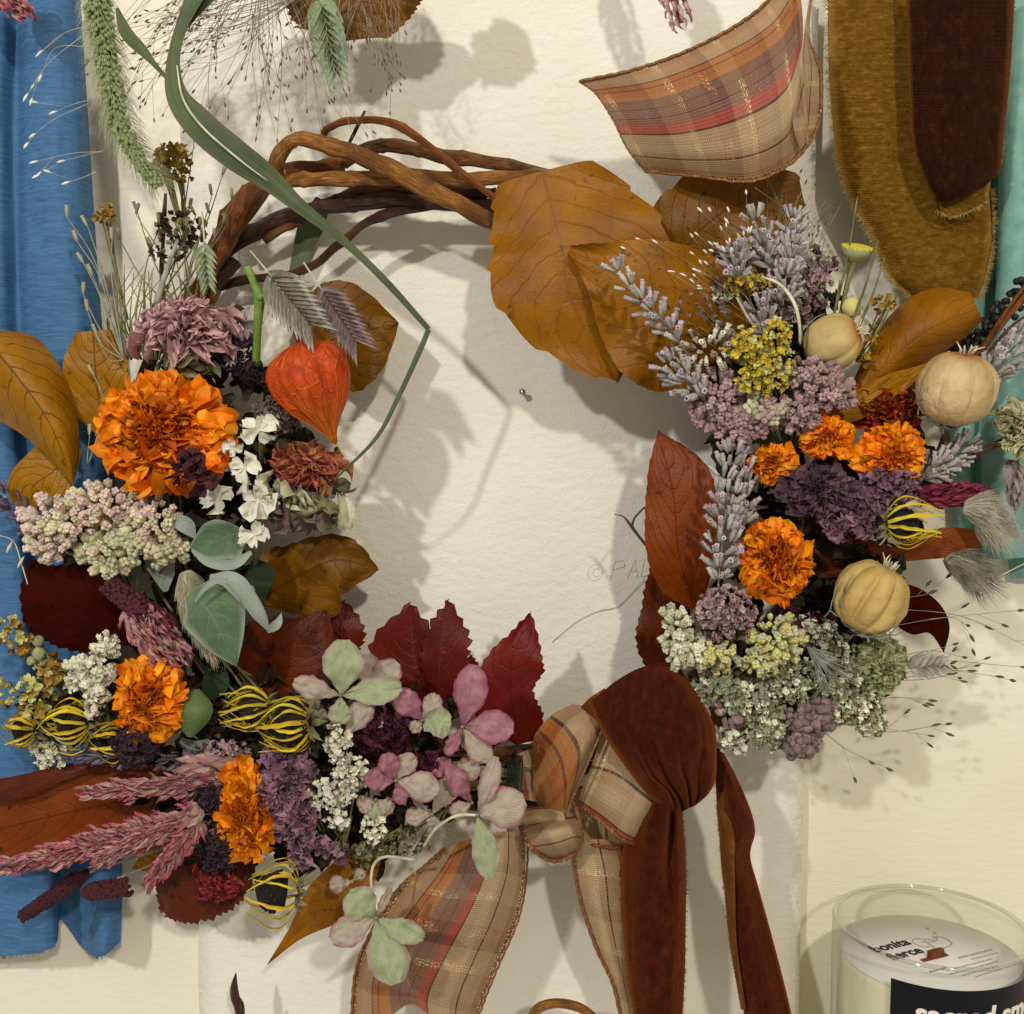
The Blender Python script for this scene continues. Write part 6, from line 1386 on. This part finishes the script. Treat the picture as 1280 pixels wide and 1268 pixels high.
# ------------------------------------------------------------------ bow: rust velvet
vb = thing('velvet_bow', 'rust brown velvet bow with two tails hanging at the lower right', 'bow', P(830, 1000, .06))
def crease(u, c, s): return math.exp(-((u - c) / s) ** 2)
def fold(u, v): return -.0085 * max(v - .2, 0) * 1.3 * (crease(u, .20 + .10 * (1 - v), .030) + crease(u, .40 + .06 * (1 - v), .035) + crease(u, .63, .035) + .6 * crease(u, .82, .03)) + .0012 * math.sin(u * 17 + 3 * nz(u * 3, v * 3)) * v + .0012 * nz(u * 4, v * 4) + .0005 * nz(u * 16, v * 6)
mb = MB(); patch(mb, [
    [(736, 878, .070), (752, 866, .078), (772, 850, .082), (800, 835, .083), (830, 829, .080), (852, 838, .068)],
    [(744, 898, .076), (764, 888, .084), (788, 876, .086), (820, 866, .087), (850, 856, .086), (872, 868, .074)],
    [(760, 928, .077), (782, 920, .085), (808, 912, .086), (838, 902, .088), (870, 896, .088), (893, 908, .076)],
    [(784, 962, .078), (800, 950, .088), (820, 950, .082), (846, 940, .090), (876, 934, .088), (896, 948, .076)],
    [(806, 990, .078), (814, 972, .090), (834, 976, .078), (850, 962, .090), (872, 966, .080), (894, 976, .078)],
    [(828, 1010, .070), (836, 990, .084), (848, 996, .072), (858, 984, .084), (872, 988, .072), (886, 992, .072)],
    [(838, 1020, .058), (846, 1014, .066), (854, 1014, .062), (862, 1010, .066), (868, 1008, .062), (876, 1002, .058)]], 60, 60, disp=fold, vlen=1.4)
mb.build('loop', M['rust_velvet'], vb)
mb = MB(); patch(mb, [
    [(842, 836, .058), (856, 846, .062), (862, 858, .064)], [(862, 852, .052), (880, 872, .056), (884, 890, .058)], [(885, 876, .050), (900, 896, .054), (900, 916, .056)], [(890, 900, .048), (906, 916, .050), (898, 944, .052)]], 14, 24, disp=lambda u, v: .0008 * nz(u * 4, v * 5))
mb.build('loop_back', M['rust_back'], vb)
mb = MB(); patch(mb, [
    [(726, 884, .062), (738, 872, .070), (756, 860, .074)], [(736, 900, .064), (748, 888, .074), (764, 874, .080)], [(756, 922, .066), (766, 910, .076), (782, 900, .084)]], 12, 14)
mb.build('loop_fold', M['rust_back'], vb)
T1 = [
    [(806, 1008, .060), (820, 1000, .072), (834, 1004, .074), (838, 1010, .064), (846, 1004, .068), (852, 1002, .058)],
    [(788, 1036, .056), (812, 1032, .076), (832, 1034, .076), (837, 1036, .062), (846, 1034, .068), (854, 1032, .056)],
    [(776, 1066, .054), (804, 1066, .072), (826, 1068, .074), (835, 1066, .064), (846, 1066, .068), (857, 1062, .056)],
    [(776, 1110, .054), (800, 1112, .068), (822, 1112, .072), (836, 1112, .068), (848, 1112, .068), (858, 1110, .056)],
    [(779, 1160, .056), (800, 1162, .068), (820, 1164, .070), (836, 1164, .070), (848, 1164, .066), (857, 1164, .056)],
    [(784, 1220, .058), (804, 1222, .068), (822, 1224, .070), (836, 1224, .070), (846, 1224, .066), (856, 1222, .058)],
    [(796, 1290, .060), (812, 1290, .068), (826, 1290, .070), (838, 1290, .070), (846, 1290, .066), (852, 1290, .060)]]
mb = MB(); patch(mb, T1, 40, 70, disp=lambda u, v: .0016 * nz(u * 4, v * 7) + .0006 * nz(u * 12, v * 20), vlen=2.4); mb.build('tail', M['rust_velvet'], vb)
T2 = [
    [(888, 930, .058), (896, 934, .062), (904, 940, .060)],
    [(894, 970, .060), (908, 968, .070), (922, 974, .064)],
    [(896, 1010, .060), (916, 1006, .074), (938, 1012, .066)],
    [(899, 1046, .058), (920, 1046, .074), (944, 1040, .068)],
    [(902, 1080, .054), (918, 1078, .066), (938, 1070, .058)],
    [(906, 1120, .052), (926, 1118, .060), (949, 1112, .052)],
    [(912, 1180, .052), (936, 1178, .060), (966, 1174, .050)],
    [(922, 1230, .052), (948, 1230, .060), (980, 1228, .050)],
    [(936, 1295, .052), (964, 1295, .060), (996, 1295, .050)]]
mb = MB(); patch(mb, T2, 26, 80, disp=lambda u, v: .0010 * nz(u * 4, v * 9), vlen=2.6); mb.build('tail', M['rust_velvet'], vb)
mb = MB(); patch(mb, [[(896, 990, .0615), (902, 990, .0665), (906, 990, .069)], [(899, 1040, .0605), (912, 1042, .071), (918, 1040, .0735)], [(901, 1078, .056), (912, 1078, .065), (918, 1078, .067)], [(906, 1120, .054), (914, 1120, .060), (919, 1120, .062)], [(912, 1180, .054), (917, 1180, .058), (921, 1180, .060)], [(926, 1262, .053), (929, 1262, .056), (932, 1262, .058)]], 10, 60)
mb.build('turned_edge', M['rust_back'], vb)
mk('rust_thread', '#6d3a14', '#9a6230', scale=300, bmp=0, vary=0)
mb = MB()
fringe(mb, [(r[0][0], r[0][1], r[0][2]) for r in T1], 260, 4, .25, (-1, 0), 1.2); fringe(mb, [(r[-1][0], r[-1][1], r[-1][2]) for r in T1], 260, 4, .25, (1, 0), 1.2)
fringe(mb, [(r[0][0], r[0][1], r[0][2]) for r in T2], 260, 4, .25, (-1, 0), 1.2)
mb.build('velvet_pile_edge', M['rust_thread'], vb, kind='stuff')

# ------------------------------------------------------------------ pieces of the wreath below
b = MB(); px_tube(b, [(658, 1292, .040), (668, 1266, .044), (684, 1256, .046), (706, 1255, .046), (732, 1264, .044), (762, 1292, .04)], [6, 6.5, 6, 6, 5.5], 8, 30)
tag(b.build('vine_arch', M['vine_tan']), 'small bent tan vine arch at the bottom edge', 'vine')
b = MB(); px_tube(b, [(300, 1292, .036), (298, 1262, .036), (294, 1246, .038), (293, 1232, .038), (295, 1216, .036)], [4, 5, 6, 4.5, .6], 7, 24)
px_tube(b, [(304, 1275, .037), (302, 1258, .040), (299, 1246, .041)], [2.5, 4, .6], 6, 10)
tag(b.build('twig_bud', M['vine_dark']), 'dark pointed twig bud at the bottom left of the panel', 'twig')

# ------------------------------------------------------------------ candle
cc = P(1163, 1153, .051); CR = .0400; zr = cc.z; root = thing('jar_candle', 'cream candle in a clear glass jar with a black label', 'candle', (cc.x, cc.y, zs))
def ring_mesh(prof, seg=96):
    b = MB(); n = len(prof)
    for (r, z) in prof:
        for q in range(seg):
            a = 2 * math.pi * q / seg; b.vert((cc.x + r * math.cos(a), cc.y + r * math.sin(a), z), (q / seg, z * 20))
    for j in range(n - 1):
        for q in range(seg):
            a0 = j * seg + q; a1 = j * seg + (q + 1) % seg; b.face(a0, a1, a1 + seg, a0 + seg)
    return b
gl = [(.0002, zs + .0002), (CR - .004, zs + .0002), (CR - .001, zs + .001), (CR, zs + .004), (CR, zr - .0012), (CR - .0004, zr - .0003), (CR - .0011, zr), (CR - .0018, zr - .0003), (CR - .0022, zr - .0012), (CR - .0022, zs + .008), (CR - .005, zs + .006), (.0002, zs + .006)]
jar_ = ring_mesh(gl).build('glass_jar', M['glass'], root)
rm_ = [(CR - .0011 + .00115 * math.cos(k * math.pi / 5), zr - .0008 + .0009 * math.sin(k * math.pi / 5)) for k in range(11)]
ring_mesh(rm_[::-1]).build('glass_rim', M['glass_rim'], jar_)
zw = zr - .0145
ring_mesh([(.0002, zs + .0065), (CR - .0055, zs + .0065), (CR - .0026, zs + .0085), (CR - .0026, zw - .002), (CR - .003, zw), (.0002, zw)]).build('wax', M['wax'], root)
pd_ = None
pd_ = ring_mesh([(.0002, zw + .0004), (CR - .0031, zw + .0004), (CR - .0031, zw + .0008), (.0002, zw + .0008)]).build('paper_disc', M['disc_paper'], root)
b = MB(); t_ = math.radians(24); wx, wy = cc.x + .0005, cc.y - .004
def rbox(b, x, y, z0, z1, lx, ly, an):
    i = []
    for sx, sy in ((-1, -1), (1, -1), (1, 1), (-1, 1)):
        dx, dy = sx * lx / 2, sy * ly / 2
        for z in (z0, z1): i.append(b.vert((x + dx * math.cos(an) - dy * math.sin(an), y + dx * math.sin(an) + dy * math.cos(an), z)))
    for k in range(4): a0, a1 = 2 * k, 2 * ((k + 1) % 4); b.face(i[a0], i[a1], i[a1 + 1], i[a0 + 1])
    b.face(*[i[2 * k + 1] for k in range(4)]); b.face(*[i[2 * k] for k in range(4)][::-1])
rbox(b, wx, wy, zw, zw + .0012, .014, .0022, t_); rbox(b, wx + .0007, wy + .0004, zw + .0012, zw + .0042, .0075, .0021, t_); b.build('wooden_wick', M['wood'], root, smooth=False)

def text_verts(body, size, bold=.0, ital=0.0, extrude=.00008, space=1.0):
    cu = bpy.data.curves.new('lettering', 'FONT'); cu.body = body; cu.size = size; cu.offset = bold; cu.extrude = extrude; cu.shear = ital; cu.space_character = space; cu.resolution_u = 4
    ob = bpy.data.objects.new('lettering', cu); C.objects.link(ob); dg = bpy.context.evaluated_depsgraph_get(); me = bpy.data.meshes.new_from_object(ob.evaluated_get(dg))
    vs = [tuple(v.co) for v in me.vertices]; fs = [tuple(p.vertices) for p in me.polygons]; bpy.data.objects.remove(ob); bpy.data.curves.remove(cu); bpy.data.meshes.remove(me)
    return vs, fs
def put_flat(name, body, size, x, y, an, mt, **k):
    vs, fs = text_verts(body, size, **k); b = MB()
    for v in vs: b.vert((cc.x + x + v[0] * math.cos(an) - v[1] * math.sin(an), cc.y + y + v[0] * math.sin(an) + v[1] * math.cos(an), zw + .00092 + v[2]))
    for f in fs: b.face(*f)
    return b.build(name, M[mt], pd_, smooth=False)
put_flat('disc_lettering', 'bonita', .0078, -.0225, .0005, t_, 'print_black', bold=.00022)
put_flat('disc_lettering', 'fierce', .0078, -.0178, -.0062, t_, 'print_black', bold=.00022)
b = MB()   # line drawing beside the name
def flatline(b, pts, r=.00018): b.tube([Vector((cc.x + x * math.cos(t_) - y * math.sin(t_) , cc.y + x * math.sin(t_) + y * math.cos(t_), zw + .0010)) for x, y in pts], r, 4)
def loopline(cx, cy, rx, ry, a0, a1, n=14): return [(cx + rx * math.cos(a0 + (a1 - a0) * k / n), cy + ry * math.sin(a0 + (a1 - a0) * k / n)) for k in range(n + 1)]
flatline(b, loopline(.004, .0085, .0035, .004, .4, 5)); flatline(b, loopline(.009, .010, .0045, .003, 3.4, 6.6)); flatline(b, loopline(.0135, .006, .003, .0045, -1.2, 2.6)); flatline(b, loopline(.010, .003, .005, .002, 2.6, 6.0)); flatline(b, loopline(.008, .0065, .002, .0035, 0, 4)); flatline(b, loopline(.016, .013, .0007, .0007, 0, 6.3, 8)); flatline(b, loopline(.0165, .0175, .0007, .0007, 0, 6.3, 8))
b.build('disc_drawing', M['print_grey'], pd_)
b = MB()   # rows of print too small to read
for r_, (x0, x1, y, th) in enumerate(((.008, .026, -.0085, .0004), (.012, .027, -.0115, .00022), (-.012, -.004, -.0125, .0004), (-.004, .020, -.0145, .00022), (-.006, .021, -.0172, .00022), (-.002, .018, -.0200, .00022), (.002, .016, -.0228, .00022))):
    x = x0
    while x < x1: l = R(.0008, .0024); flatline(b, [(x, y), (x + l * .5, y + R(-.0003, .0003)), (x + l, y)], th); x += l + R(.0004, .0008)
b.build('disc_small_print', M['print_grey'], pd_)
# label wrapped round the front right of the jar
LR = CR + .00025; th0 = math.radians(-132); zl = zr - .0088
b = MB(); b.grid(lambda u, v: (cc.x + LR * math.cos(th0 + u * 2.25), cc.y + LR * math.sin(th0 + u * 2.25), zl - .055 * v), 50, 2); lb_ = b.build('black_label', M['label_black'], root)
vs, fs = text_verts('sacred smoke', .0118, bold=.00035, ital=.12); b = MB()
for v in vs:
    a = th0 + .23 + v[0] / LR; b.vert((cc.x + (LR + .00012 + v[2]) * math.cos(a), cc.y + (LR + .00012 + v[2]) * math.sin(a), zl - .0148 + v[1]))
for f in fs: b.face(*f)
b.build('label_lettering', M['print_cream'], lb_, smooth=False)
